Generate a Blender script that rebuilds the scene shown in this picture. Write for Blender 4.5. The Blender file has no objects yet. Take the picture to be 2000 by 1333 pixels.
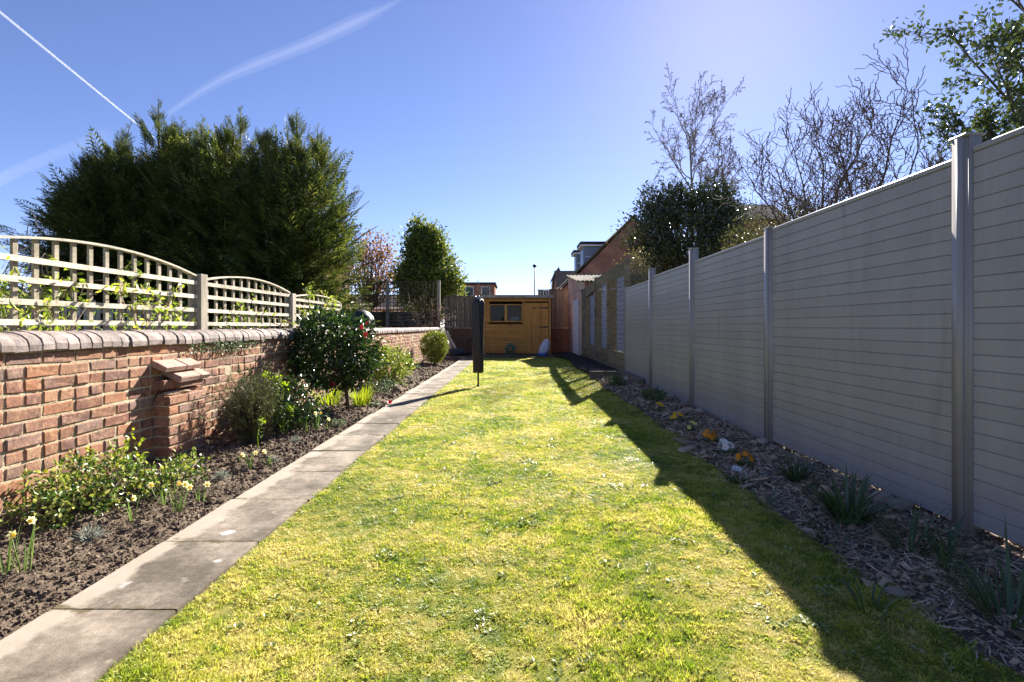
import bpy, bmesh, math, random, zlib
import numpy as np
from mathutils import Vector, Matrix, noise as mnoise

rng = np.random.default_rng(7)
SEEDS = {}
random.seed(7)
sc = bpy.context.scene
col = sc.collection
R = math.radians

# ------------------------------------------------------------------ camera, sky, sun, exposure
F, CX, CY, EYE = 1030.0, 1005.0, 638.0, 1.04          # photo pixels (2000 x 1333), eye height in metres
cam = bpy.data.cameras.new('camera')
cam.sensor_width = 36
cam.lens = F / 2000 * 36
cam.shift_x = -(CX - 1000) / 2000
cam.shift_y = (CY - 666.5) / 2000
cam.clip_start = 0.05
cam.clip_end = 40000
camo = bpy.data.objects.new('camera', cam)
col.objects.link(camo)
camo.location = (0, 0, EYE)
camo.rotation_euler = (R(90), 0, 0)
sc.camera = camo

SUN_EL, SUN_AZ = 31.0, 22.3                            # azimuth: degrees to the right of +Y
world = bpy.data.worlds.new('World')
sc.world = world
world.use_nodes = True
wn = world.node_tree
wn.nodes.clear()
sky = wn.nodes.new('ShaderNodeTexSky')
sky.sky_type = 'NISHITA'
sky.sun_disc = False
sky.sun_elevation = R(SUN_EL)
sky.sun_rotation = R(SUN_AZ)
sky.altitude = 0
sky.air_density = 0.72
sky.dust_density = 0.10
sky.ozone_density = 5.0
bg = wn.nodes.new('ShaderNodeBackground')
bg.inputs['Strength'].default_value = 0.05
wo = wn.nodes.new('ShaderNodeOutputWorld')
wb = wn.nodes.new('ShaderNodeMix'); wb.data_type = 'RGBA'; wb.blend_type = 'MULTIPLY'   # white balance of the photograph
wb.inputs[0].default_value = 1.0
wb.inputs[7].default_value = (1.18, 0.98, 1.06, 1)
wn.links.new(sky.outputs[0], wb.inputs[6])
wn.links.new(wb.outputs[2], bg.inputs[0])
wn.links.new(bg.outputs[0], wo.inputs[0])

sl = bpy.data.lights.new('sun', 'SUN')
sl.energy = 5.0
sl.angle = R(0.5)
sl.color = (1.0, 0.93, 0.82)
so = bpy.data.objects.new('sun', sl)
col.objects.link(so)
sdir = Vector((math.sin(R(SUN_AZ)) * math.cos(R(SUN_EL)), math.cos(R(SUN_AZ)) * math.cos(R(SUN_EL)), math.sin(R(SUN_EL))))
so.rotation_euler = (-sdir).to_track_quat('-Z', 'Y').to_euler()
so.location = (20, 40, 40)

sc.view_settings.view_transform = 'Standard'
sc.view_settings.look = 'None'
sc.view_settings.gamma = 1
sc.view_settings.exposure = 1.85
sc.view_settings.use_curve_mapping = False
sc.render.engine = 'CYCLES'
sc.cycles.max_bounces = 8
sc.cycles.transparent_max_bounces = 16


# ------------------------------------------------------------------ helpers
def PX(x, d): return (x - CX) * d / F
def PZ(y, d): return EYE + (CY - y) * d / F
def GD(y): return EYE * F / (y - CY)


def wloc(o):
    v = Vector((0, 0, 0))
    while o is not None:
        v += Vector(o.location)
        o = o.parent
    return v


def tag(o, label=None, cat=None, group=None, kind=None):
    if label: o['label'] = label
    if cat: o['category'] = cat
    if group: o['group'] = group
    if kind: o['kind'] = kind
    return o


def thing(name, loc, label, cat, group=None):
    global rng
    rng = np.random.default_rng(zlib.crc32(label.encode()) + SEEDS.get(name, 0))      # every thing keeps its own shape
    o = bpy.data.objects.new(name, None)
    o.empty_display_size = 0.1
    col.objects.link(o)
    o.location = loc
    return tag(o, label, cat, group)


def put(name, me, parent=None, loc=(0, 0, 0), rot=None, scale=None, mat=None):
    """link an object whose mesh is in its own local coordinates at a world position"""
    o = bpy.data.objects.new(name, me)
    col.objects.link(o)
    if parent is not None:
        o.parent = parent
        o.location = Vector(loc) - wloc(parent)
    else:
        o.location = loc
    if rot is not None: o.rotation_euler = rot
    if scale is not None: o.scale = scale
    if mat is not None and len(me.materials) == 0: me.materials.append(mat)
    return o


def np_mesh(name, V, faces, mat=None, smooth=False):
    """faces: list of (M,k) int arrays"""
    me = bpy.data.meshes.new(name)
    V = np.asarray(V, dtype=np.float32)
    me.vertices.add(len(V))
    me.vertices.foreach_set('co', V.ravel())
    faces = [np.asarray(f, dtype=np.int32) for f in faces if len(f)]
    loops = np.concatenate([f.ravel() for f in faces])
    tot = np.concatenate([np.full(len(f), f.shape[1], dtype=np.int32) for f in faces])
    start = np.concatenate([[0], np.cumsum(tot)[:-1]]).astype(np.int32)
    me.loops.add(len(loops))
    me.loops.foreach_set('vertex_index', loops)
    me.polygons.add(len(tot))
    me.polygons.foreach_set('loop_start', start)
    me.polygons.foreach_set('loop_total', tot)
    me.polygons.foreach_set('use_smooth', np.full(len(tot), bool(smooth)))
    me.update(calc_edges=True)
    me.validate()
    if mat is not None: me.materials.append(mat)
    return me


class MB:
    """collects shapes in world coordinates; build() links them as one mesh"""
    def __init__(s): s.v = []; s.f = {}; s.n = 0

    def add(s, V, faces):
        V = np.asarray(V, dtype=np.float64).reshape(-1, 3)
        s.v.append(V)
        for f in faces:
            f = np.asarray(f, dtype=np.int64)
            if f.ndim == 1: f = f[None]
            if len(f): s.f.setdefault(f.shape[1], []).append(f + s.n)
        s.n += len(V)
        return s

    BF = np.array([[0, 3, 2, 1], [4, 5, 6, 7], [0, 1, 5, 4], [1, 2, 6, 5], [2, 3, 7, 6], [3, 0, 4, 7]])

    def box(s, x0, x1, y0, y1, z0, z1):
        return s.add([(x0, y0, z0), (x1, y0, z0), (x1, y1, z0), (x0, y1, z0), (x0, y0, z1), (x1, y0, z1), (x1, y1, z1), (x0, y1, z1)], [MB.BF])

    def obox(s, c, ax, ay, az):
        """box from centre and three half-axis vectors"""
        c, ax, ay, az = map(np.array, (c, ax, ay, az))
        return s.add([c - ax - ay - az, c + ax - ay - az, c + ax + ay - az, c - ax + ay - az, c - ax - ay + az, c + ax - ay + az, c + ax + ay + az, c - ax + ay + az], [MB.BF])

    def bar(s, p, q, w, h, up=(0, 0, 1)):
        p, q, up = Vector(p), Vector(q), Vector(up)
        d = (q - p); L = d.length; d.normalize()
        sd = d.cross(up).normalized(); u = sd.cross(d).normalized()
        return s.obox((p + q) / 2, d * L / 2, sd * w / 2, u * h / 2)

    def tube(s, pts, rad, n=6, cap=True):
        V, Fq, caps = tube_np(np.asarray(pts, float), np.asarray(rad, float), n)
        s.add(V, [Fq] + (caps if cap else []))
        return s

    def prism(s, poly, axis_vec):
        """extrude a closed polygon (list of 3d points) along a vector"""
        P = np.asarray(poly, float); n = len(P); Q = P + np.asarray(axis_vec, float)
        i = np.arange(n); j = (i + 1) % n
        return s.add(np.vstack([P, Q]), [i[::-1], i + n, np.stack([i, j, j + n, i + n], 1)])

    def lathe(s, c, prof, n=20):
        """prof: list of (r, z)"""
        a = np.linspace(0, 2 * np.pi, n, endpoint=False)
        V = []
        for r, z in prof: V.append(np.stack([c[0] + r * np.cos(a), c[1] + r * np.sin(a), np.full(n, c[2] + z)], 1))
        i = np.arange(n); j = (i + 1) % n
        fs = [np.stack([i + k * n, j + k * n, j + (k + 1) * n, i + (k + 1) * n], 1) for k in range(len(prof) - 1)]
        return s.add(np.vstack(V), [np.vstack(fs), i[::-1], i + (len(prof) - 1) * n])

    def mesh(s, name, mat=None, off=(0, 0, 0), smooth=False):
        V = np.vstack(s.v) - np.asarray(off)
        return np_mesh(name, V, [np.vstack(f) for f in s.f.values()], mat, smooth)

    def build(s, name, mat, parent=None, smooth=False, bevel=0, loc=None):
        off = Vector(loc) if loc is not None else (wloc(parent) if parent is not None else Vector((0, 0, 0)))
        me = s.mesh(name, mat, off, smooth)
        if bevel:
            bm = bmesh.new(); bm.from_mesh(me)
            bmesh.ops.bevel(bm, geom=bm.edges[:], offset=bevel, segments=1, affect='EDGES')
            bm.to_mesh(me); bm.free()
        o = bpy.data.objects.new(name, me)
        col.objects.link(o)
        if parent is not None: o.parent = parent
        elif loc is not None: o.location = loc
        return o


def tube_np(P, rad, n):
    m = len(P)
    T = np.gradient(P, axis=0)
    T /= np.linalg.norm(T, axis=1, keepdims=True) + 1e-9
    ref = np.array([0.31, 0.2, 0.93]) if abs(T[0] @ np.array([0.31, 0.2, 0.93])) < 0.9 else np.array([1.0, 0, 0])
    A = np.cross(T, ref); A /= np.linalg.norm(A, axis=1, keepdims=True) + 1e-9
    B = np.cross(T, A)
    a = np.linspace(0, 2 * np.pi, n, endpoint=False)
    V = (P[:, None, :] + rad[:, None, None] * (np.cos(a)[None, :, None] * A[:, None, :] + np.sin(a)[None, :, None] * B[:, None, :])).reshape(-1, 3)
    i = np.arange(n); j = (i + 1) % n
    fs = np.vstack([np.stack([i + k * n, j + k * n, j + (k + 1) * n, i + (k + 1) * n], 1) for k in range(m - 1)])
    return V, fs, [i[::-1], i + (m - 1) * n]


def unit(V): return V / (np.linalg.norm(V, axis=-1, keepdims=True) + 1e-9)
def rdirs(n): return unit(rng.normal(size=(n, 3)))


def leafgeo(P, D, N, L, W, kind='oval', fold=0.12, droop=0.1):
    """many leaves at once: P base, D direction, N rough normal"""
    n = len(P)
    L = np.broadcast_to(L, (n,))[:, None]; W = np.broadcast_to(W, (n,))[:, None]
    D = unit(D); S = unit(np.cross(D, N)); N = np.cross(S, D)
    t = P + D * L - N * L * droop
    if kind == 'diamond':
        l = P + D * L * .45 + S * W / 2 + N * W * fold; r = P + D * L * .45 - S * W / 2 + N * W * fold
        V = np.stack([P, l, t, r], 1).reshape(-1, 3); b = np.arange(n)[:, None] * 4
        return V, [np.hstack([b, b + 1, b + 2]), np.hstack([b, b + 2, b + 3])]
    l1 = P + D * L * .22 + S * W * .36 + N * W * fold; r1 = P + D * L * .22 - S * W * .36 + N * W * fold
    l2 = P + D * L * .62 + S * W * .5 + N * W * fold - N * L * droop * .3; r2 = P + D * L * .62 - S * W * .5 + N * W * fold - N * L * droop * .3
    V = np.stack([P, l1, l2, t, r2, r1], 1).reshape(-1, 3); b = np.arange(n)[:, None] * 6
    return V, [np.hstack([b, b + 3, b + 2, b + 1]), np.hstack([b, b + 5, b + 4, b + 3])]


def frames(D, roll=None):
    """(N,3,3) matrices whose first column is D, third is roughly up with roll"""
    D = unit(D); n = len(D)
    up = np.tile(np.array([0, 0, 1.0]), (n, 1)) + rng.normal(size=(n, 3)) * (0.35 if roll is None else roll)
    S = unit(np.cross(up, D)); U = np.cross(D, S)
    return np.stack([D, S, U], 2)


def stamp(tv, tf, M, P, scale):
    """copies of a template (tv, tf) by matrices M, positions P, scales"""
    n = len(P); k = len(tv)
    V = np.einsum('nij,vj->nvi', M * np.asarray(scale)[:, None, None], tv) + P[:, None, :]
    off = (np.arange(n) * k)[:, None, None]
    return V.reshape(-1, 3), [(np.asarray(f)[None] + off).reshape(-1, np.asarray(f).shape[1]) for f in tf]


def blade(p, d0, L, W, bend=0.5, seg=5, up=(0, 0, 1), twist=0.0):
    """one arching strap leaf: returns V, F"""
    p = np.array(p, float); d = unit(np.array(d0, float)); V = []
    for i in range(seg + 1):
        t = i / seg
        w = W * (0.55 + 0.45 * math.sin(min(1, t * 2.2) * math.pi / 2)) * (1 - t ** 3) + 0.0006
        s = unit(np.cross(d, up)) if abs(d[2]) < .995 else np.array([1.0, 0, 0])
        nn = np.cross(s, d)
        V += [p + s * w / 2 + nn * w * .15, p - nn * w * .05, p - s * w / 2 + nn * w * .15]
        p = p + d * L / seg
        d = unit(d + np.array([0, 0, -bend / seg * (0.4 + 1.4 * t)]) + rng.normal(size=3) * .02)
    q = []
    for i in range(seg):
        a = i * 3
        q += [[a, a + 1, a + 4, a + 3], [a + 1, a + 2, a + 5, a + 4]]
    return np.array(V), [np.array(q)]


# ------------------------------------------------------------------ materials
def nd(nt, typ, props=None, ins=None):
    n = nt.nodes.new(typ)
    for k, v in (props or {}).items(): setattr(n, k, v)
    for k, v in (ins or {}).items():
        if hasattr(v, 'is_linked') and hasattr(v, 'node'): nt.links.new(v, n.inputs[k])
        else: n.inputs[k].default_value = v
    return n


def ramp(nt, fac, cols, pos=None, interp='LINEAR'):
    n = nt.nodes.new('ShaderNodeValToRGB')
    nt.links.new(fac, n.inputs[0])
    cr = n.color_ramp; cr.interpolation = interp
    k = len(cols)
    while len(cr.elements) < k: cr.elements.new(0.5)
    for i, c in enumerate(cols):
        cr.elements[i].position = pos[i] if pos else i / max(1, k - 1)
        cr.elements[i].color = (c[0], c[1], c[2], 1) if not isinstance(c, (int, float)) else (c, c, c, 1)
    return n.outputs[0]


def mixc(nt, fac, a, b, mode='MIX'):
    n = nt.nodes.new('ShaderNodeMix'); n.data_type = 'RGBA'; n.blend_type = mode
    for idx, v in ((0, fac), (6, a), (7, b)):
        if hasattr(v, 'node'): nt.links.new(v, n.inputs[idx])
        else: n.inputs[idx].default_value = v if idx == 0 else (v[0], v[1], v[2], 1)
    return n.outputs[2]


def newmat(name):
    m = bpy.data.materials.new(name); m.use_nodes = True
    nt = m.node_tree; nt.nodes.clear()
    out = nt.nodes.new('ShaderNodeOutputMaterial')
    return m, nt, out


def coords(nt, world=False, stretch=(1, 1, 1), shift=True):
    if world: c = nd(nt, 'ShaderNodeNewGeometry').outputs['Position']
    else:
        c = nd(nt, 'ShaderNodeTexCoord').outputs['Object']
        if shift:
            oi = nd(nt, 'ShaderNodeObjectInfo')
            ml = nd(nt, 'ShaderNodeMath', {'operation': 'MULTIPLY'}, {0: oi.outputs['Random'], 1: 57.0})
            c = nd(nt, 'ShaderNodeVectorMath', {'operation': 'ADD'}, {0: c, 1: ml.outputs[0]}).outputs[0]
    if stretch != (1, 1, 1):
        c = nd(nt, 'ShaderNodeVectorMath', {'operation': 'MULTIPLY'}, {0: c, 1: stretch}).outputs[0]
    return c


def surf(name, cols, scale=8, rough=0.7, bump=0.3, bscale=None, world=False, stretch=(1, 1, 1), rnd=0.2, island=False, spec=0.4, pos=None, detail=6, metal=0.0, bdist=0.004, fine=0.25, stain=None):
    """noise-driven colour ramp + per-piece brightness + bump; stain = (colour, scale, threshold)"""
    m, nt, out = newmat(name)
    c = coords(nt, world, stretch)
    n1 = nd(nt, 'ShaderNodeTexNoise', None, {'Vector': c, 'Scale': scale, 'Detail': detail, 'Roughness': 0.62})
    colr = ramp(nt, n1.outputs[0], cols, pos or [0.28 + 0.44 * i / max(1, len(cols) - 1) for i in range(len(cols))])
    n2 = nd(nt, 'ShaderNodeTexNoise', None, {'Vector': c, 'Scale': (bscale or scale * 6), 'Detail': 5, 'Roughness': 0.6})
    v = nd(nt, 'ShaderNodeMapRange', None, {'Value': n2.outputs[0], 'From Min': .3, 'From Max': .7, 'To Min': 1 - fine, 'To Max': 1 + fine})
    rs = nd(nt, 'ShaderNodeNewGeometry').outputs['Random Per Island'] if island else nd(nt, 'ShaderNodeObjectInfo').outputs['Random']
    v2 = nd(nt, 'ShaderNodeMapRange', None, {'Value': rs, 'To Min': 1 - rnd, 'To Max': 1 + rnd})
    vv = nd(nt, 'ShaderNodeMath', {'operation': 'MULTIPLY'}, {0: v.outputs[0], 1: v2.outputs[0]})
    if stain:
        n3 = nd(nt, 'ShaderNodeTexNoise', None, {'Vector': c, 'Scale': stain[1], 'Detail': 5, 'Roughness': .7})
        sf = nd(nt, 'ShaderNodeMapRange', None, {'Value': n3.outputs[0], 'From Min': stain[2], 'From Max': stain[2] + .12})
        colr = mixc(nt, sf.outputs[0], colr, stain[0])
    hs = nd(nt, 'ShaderNodeHueSaturation', None, {'Color': colr, 'Value': vv.outputs[0]})
    b = nd(nt, 'ShaderNodeBsdfPrincipled', None, {'Base Color': hs.outputs[0], 'Roughness': rough, 'Specular IOR Level': spec, 'Metallic': metal})
    if bump:
        bp = nd(nt, 'ShaderNodeBump', None, {'Strength': bump, 'Distance': bdist, 'Height': n2.outputs[0]})
        nt.links.new(bp.outputs[0], b.inputs['Normal'])
    nt.links.new(b.outputs[0], out.inputs[0])
    return m


def leafmat(name, cols, trans=0.35, rough=0.4, spec=0.5, bright=1.25, pos=None, world_scale=None):
    m, nt, out = newmat(name)
    g = nd(nt, 'ShaderNodeNewGeometry')
    fac = g.outputs['Random Per Island']
    if world_scale:
        nz = nd(nt, 'ShaderNodeTexNoise', None, {'Vector': g.outputs['Position'], 'Scale': world_scale, 'Detail': 2})
        ad = nd(nt, 'ShaderNodeMath', {'operation': 'MULTIPLY_ADD'}, {0: fac, 1: .45, 2: -0.22})
        fac = nd(nt, 'ShaderNodeMath', {'operation': 'ADD', 'use_clamp': True}, {0: ad.outputs[0], 1: nz.outputs[0]}).outputs[0]
    c = ramp(nt, fac, cols, pos)
    b = nd(nt, 'ShaderNodeBsdfPrincipled', None, {'Base Color': c, 'Roughness': rough, 'Specular IOR Level': spec})
    tc = nd(nt, 'ShaderNodeHueSaturation', None, {'Color': c, 'Value': bright, 'Saturation': 1.1})
    t = nd(nt, 'ShaderNodeBsdfTranslucent', None, {'Color': tc.outputs[0]})
    mx = nd(nt, 'ShaderNodeMixShader', None, {0: trans, 1: b.outputs[0], 2: t.outputs[0]})
    nt.links.new(mx.outputs[0], out.inputs[0])
    return m


def brickmat(name, cols, island=False, dark=0.35, pale=0.515):
    m, nt, out = newmat(name)
    c = coords(nt, island)
    rs = nd(nt, 'ShaderNodeNewGeometry').outputs['Random Per Island'] if island else nd(nt, 'ShaderNodeObjectInfo').outputs['Random']
    base = ramp(nt, rs, cols)
    n1 = nd(nt, 'ShaderNodeTexNoise', None, {'Vector': c, 'Scale': 14, 'Detail': 7, 'Roughness': .7})
    base = mixc(nt, ramp(nt, n1.outputs[0], [0, .75], [.5, .68]), base, (.055, .035, .032))
    n2 = nd(nt, 'ShaderNodeTexNoise', None, {'Vector': c, 'Scale': 31, 'Detail': 6, 'Roughness': .75})
    base = mixc(nt, ramp(nt, n2.outputs[0], [0, .6], [pale, pale + .12]), base, (.42, .28, .165))
    n4 = nd(nt, 'ShaderNodeTexNoise', None, {'Vector': c, 'Scale': 6, 'Detail': 4})
    base = mixc(nt, ramp(nt, n4.outputs[0], [0, .7], [.45, .75]), base, (.32, .15, .085))
    v = nd(nt, 'ShaderNodeMapRange', None, {'Value': n2.outputs[0], 'From Min': .3, 'From Max': .7, 'To Min': .75, 'To Max': 1.2})
    hs = nd(nt, 'ShaderNodeHueSaturation', None, {'Color': base, 'Value': v.outputs[0]})
    b = nd(nt, 'ShaderNodeBsdfPrincipled', None, {'Base Color': hs.outputs[0], 'Roughness': .85, 'Specular IOR Level': .25})
    n3 = nd(nt, 'ShaderNodeTexNoise', None, {'Vector': c, 'Scale': 90, 'Detail': 6, 'Roughness': .7})
    ad = nd(nt, 'ShaderNodeMath', {'operation': 'ADD'}, {0: n3.outputs[0], 1: n1.outputs[0]})
    bp = nd(nt, 'ShaderNodeBump', None, {'Strength': .6, 'Distance': .006, 'Height': ad.outputs[0]})
    nt.links.new(bp.outputs[0], b.inputs['Normal'])
    nt.links.new(b.outputs[0], out.inputs[0])
    return m


def texbrickmat(name, c1, c2, mortar, rot, scale=1.0):
    """far brickwork whose pieces are too small to see"""
    m, nt, out = newmat(name)
    tc = nd(nt, 'ShaderNodeNewGeometry')
    mp = nd(nt, 'ShaderNodeMapping', None, {'Vector': tc.outputs['Position'], 'Rotation': rot})
    br = nd(nt, 'ShaderNodeTexBrick', None, {'Vector': mp.outputs[0], 'Color1': (*c1, 1), 'Color2': (*c2, 1), 'Mortar': (*mortar, 1), 'Scale': scale, 'Mortar Size': .012, 'Brick Width': .225, 'Row Height': .075, 'Bias': 0})
    nz = nd(nt, 'ShaderNodeTexNoise', None, {'Vector': tc.outputs['Position'], 'Scale': 1.3, 'Detail': 6})
    v = nd(nt, 'ShaderNodeMapRange', None, {'Value': nz.outputs[0], 'From Min': .3, 'From Max': .7, 'To Min': .7, 'To Max': 1.25})
    hs = nd(nt, 'ShaderNodeHueSaturation', None, {'Color': br.outputs[0], 'Value': v.outputs[0]})
    b = nd(nt, 'ShaderNodeBsdfPrincipled', None, {'Base Color': hs.outputs[0], 'Roughness': .9, 'Specular IOR Level': .2})
    nt.links.new(b.outputs[0], out.inputs[0])
    return m


def plain(name, c, rough=0.5, metal=0.0, spec=0.5, rnd=0.1):
    return surf(name, [tuple(x * .85 for x in c), tuple(min(1, x * 1.12) for x in c)], 6, rough, .08, 60, rnd=rnd, spec=spec, metal=metal, fine=.06)


MAT = {}
MAT['ground'] = surf('ground_grass', [(.05, .06, .02), (.10, .10, .035), (.14, .12, .06)], .8, .95, .5, 25, world=True)
MAT['soil'] = surf('soil', [(.06, .044, .030), (.125, .094, .067), (.20, .155, .112)], 9, .95, .9, 70, world=True, bdist=.012, rnd=0, fine=.4, spec=.15)
MAT['clod'] = surf('soil_clod', [(.07, .05, .034), (.15, .112, .08), (.25, .195, .148)], 30, .95, .6, 150, rnd=.45, spec=.15)
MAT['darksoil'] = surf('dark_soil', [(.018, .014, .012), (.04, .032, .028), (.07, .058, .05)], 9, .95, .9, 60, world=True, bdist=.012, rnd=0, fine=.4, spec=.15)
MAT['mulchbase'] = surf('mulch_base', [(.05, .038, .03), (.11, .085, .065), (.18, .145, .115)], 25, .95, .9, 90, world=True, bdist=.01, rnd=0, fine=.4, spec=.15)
MAT['mortar'] = surf('mortar', [(.27, .215, .14), (.45, .37, .255), (.54, .46, .335)], 5, .95, .8, 60, world=True, rnd=0, bdist=.006, spec=.15, stain=((.16, .13, .10), 2.3, .56))
BC = [(.34, .15, .08), (.38, .185, .105), (.23, .11, .08), (.41, .23, .145), (.18, .10, .085), (.34, .16, .105), (.29, .18, .14), (.21, .14, .125)]
MAT['brick'] = brickmat('red_brick', BC)
MAT['brick_far'] = brickmat('red_brick_far', BC, island=True)
MAT['coping'] = surf('coping_brick', [(.10, .075, .066), (.22, .175, .162), (.31, .255, .238)], 10, .75, .6, 70, rnd=.28, spec=.35, stain=((.10, .085, .075), 9, .57))
MAT['coping_far'] = surf('coping_far', [(.10, .075, .066), (.22, .175, .162), (.31, .255, .238)], 10, .75, .6, 70, rnd=.28, island=True, world=True, spec=.35)
MAT['capbrick'] = surf('cap_brick', [(.33, .20, .15), (.45, .32, .27)], 14, .8, .5, 80, rnd=.12, spec=.25)
MAT['jointfill'] = surf('joint_fill', [(.05, .04, .025), (.11, .09, .055)], 12, .95, .6, 60, world=True, rnd=0)
MAT['fence'] = surf('grey_plastic', [(.265, .262, .262), (.31, .305, .304), (.335, .33, .327)], 2.2, .42, .12, 40, world=True, stretch=(1, 1, .12), rnd=.04, spec=.35, fine=.05, bdist=.001, stain=((.24, .235, .228), 5, .60))
MAT['post'] = surf('taupe_plastic', [(.27, .25, .235), (.31, .288, .27)], 3, .35, .05, 60, stretch=(1, 1, .15), rnd=.03, spec=.5, fine=.04, bdist=.001)
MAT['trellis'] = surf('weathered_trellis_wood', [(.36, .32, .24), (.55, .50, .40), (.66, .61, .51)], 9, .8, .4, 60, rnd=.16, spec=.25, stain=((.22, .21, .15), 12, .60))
MAT['trellispost'] = surf('weathered_post_wood', [(.22, .19, .15), (.36, .32, .26), (.44, .40, .33)], 7, .85, .5, 50, stretch=(1, 1, .12), rnd=.1, spec=.2)
MAT['upright'] = surf('shaded_trellis_wood', [(.20, .17, .12), (.31, .27, .20), (.39, .345, .27)], 9, .85, .4, 60, rnd=.18, spec=.2)  # darker copy of the trellis wood: shade on the uprights is in the colour
MAT['darkwood'] = surf('dark_fence_wood', [(.05, .036, .026), (.12, .09, .065), (.17, .13, .095)], 7, .9, .5, 60, stretch=(1, 1, .15), rnd=.25, spec=.15)
MAT['backfence'] = surf('brown_fence_wood', [(.11, .082, .056), (.215, .17, .12), (.285, .235, .175)], 6, .9, .5, 60, stretch=(1, 1, .1), rnd=.25, spec=.15)
MAT['greenwood'] = surf('green_treated_wood', [(.10, .088, .05), (.18, .158, .098), (.24, .212, .14)], 6, .85, .5, 60, stretch=(1, .15, 1), rnd=.15, spec=.2)
MAT['paleblue'] = plain('pale_blue_lath', (.27, .30, .37), .7)  # pale blue grey laths in the near half of each screen bay
MAT['brownlath'] = surf('brown_lath', [(.16, .12, .06), (.26, .20, .10)], 6, .85, .3, 60, rnd=.2)
MAT['shed'] = surf('shed_wood', [(.40, .155, .028), (.55, .245, .05), (.63, .305, .072)], 6, .6, .35, 60, stretch=(.15, 1, 1), rnd=.12, spec=.3)
MAT['sheddoor'] = surf('shed_door_wood', [(.40, .155, .028), (.55, .245, .05), (.63, .305, .072)], 6, .6, .35, 60, stretch=(1, 1, .15), rnd=.12, spec=.3)
MAT['felt'] = surf('roof_felt', [(.10, .085, .06), (.18, .155, .12)], 12, .9, .5, 80)
MAT['iron'] = plain('black_iron', (.02, .018, .016), .5, .3)
MAT['black'] = surf('black_cover', [(.010, .010, .011), (.022, .022, .025)], 9, .5, .5, 40, spec=.5, bdist=.01)
MAT['blackmetal'] = plain('black_metal', (.03, .03, .032), .4, .4)
MAT['steel'] = plain('grey_steel', (.35, .36, .37), .35, .8)
MAT['white'] = plain('white_plastic', (.78, .78, .78), .5)
MAT['sack'] = surf('white_sack', [(.60, .62, .68), (.78, .79, .82)], 9, .6, .6, 30, bdist=.02)
MAT['blue'] = plain('blue_plastic', (.02, .09, .42), .4)
MAT['hose'] = plain('green_hose', (.03, .16, .11), .45)
MAT['tan'] = plain('tan_plastic', (.42, .36, .27), .7)
MAT['stone'] = surf('garden_stone', [(.22, .18, .14), (.38, .32, .26), (.48, .42, .35)], 14, .9, .7, 60, rnd=.3)
MAT['sleeper'] = surf('sleeper_timber', [(.09, .07, .05), (.18, .145, .10), (.25, .20, .145)], 7, .9, .6, 60, stretch=(.2, .2, 1), rnd=.2)
MAT['bark'] = surf('bark', [(.05, .035, .025), (.12, .09, .065)], 14, .9, .6, 60)
MAT['twig'] = surf('twig', [(.07, .05, .04), (.15, .115, .09)], 12, .85, .2, 60)
MAT['birchbark'] = surf('birch_bark', [(.12, .095, .08), (.25, .215, .19)], 9, .8, .3, 60)
MAT['deadtwig'] = surf('dead_twig', [(.20, .13, .08), (.36, .26, .17)], 12, .85, .2, 60)
MAT['rooftile'] = surf('dark_roof_tile', [(.045, .04, .042), (.08, .075, .078)], 3, .95, .5, 20, rnd=.1, spec=.05)
MAT['dormer'] = plain('grey_blue_cladding', (.16, .20, .25), .5)
MAT['housebrick'] = texbrickmat('house_brick', (.36, .13, .065), (.27, .095, .055), (.34, .25, .19), (R(90), 0, 0))
MAT['housebrick_side'] = texbrickmat('house_brick_side', (.60, .40, .31), (.52, .33, .25), (.60, .52, .45), (R(90), 0, R(90)))
MAT['darkbrick'] = brickmat('dark_brick', [(.16, .07, .05), (.22, .09, .06), (.12, .065, .05)], island=True)
MAT['corrugated'] = surf('mossy_roof_sheet', [(.10, .095, .07), (.19, .17, .13), (.09, .10, .05)], 7, .95, .8, 40, world=True, bdist=.02)
MAT['whitewash'] = surf('whitewash', [(.60, .62, .66), (.75, .76, .78)], 4, .85, .4, 40)

# glass: thin pane
def glassmat():
    m, nt, out = newmat('window_glass')
    fr = nd(nt, 'ShaderNodeFresnel', None, {'IOR': 1.5})
    a = nd(nt, 'ShaderNodeMath', {'operation': 'MULTIPLY_ADD'}, {0: fr.outputs[0], 1: .3, 2: .0})
    t = nd(nt, 'ShaderNodeBsdfTransparent', None, {'Color': (.6, .64, .64, 1)})
    g = nd(nt, 'ShaderNodeBsdfGlossy', None, {'Roughness': .02})
    mx = nd(nt, 'ShaderNodeMixShader', None, {0: a.outputs[0], 1: t.outputs[0], 2: g.outputs[0]})
    nt.links.new(mx.outputs[0], out.inputs[0])
    return m
MAT['glass'] = glassmat()

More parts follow.
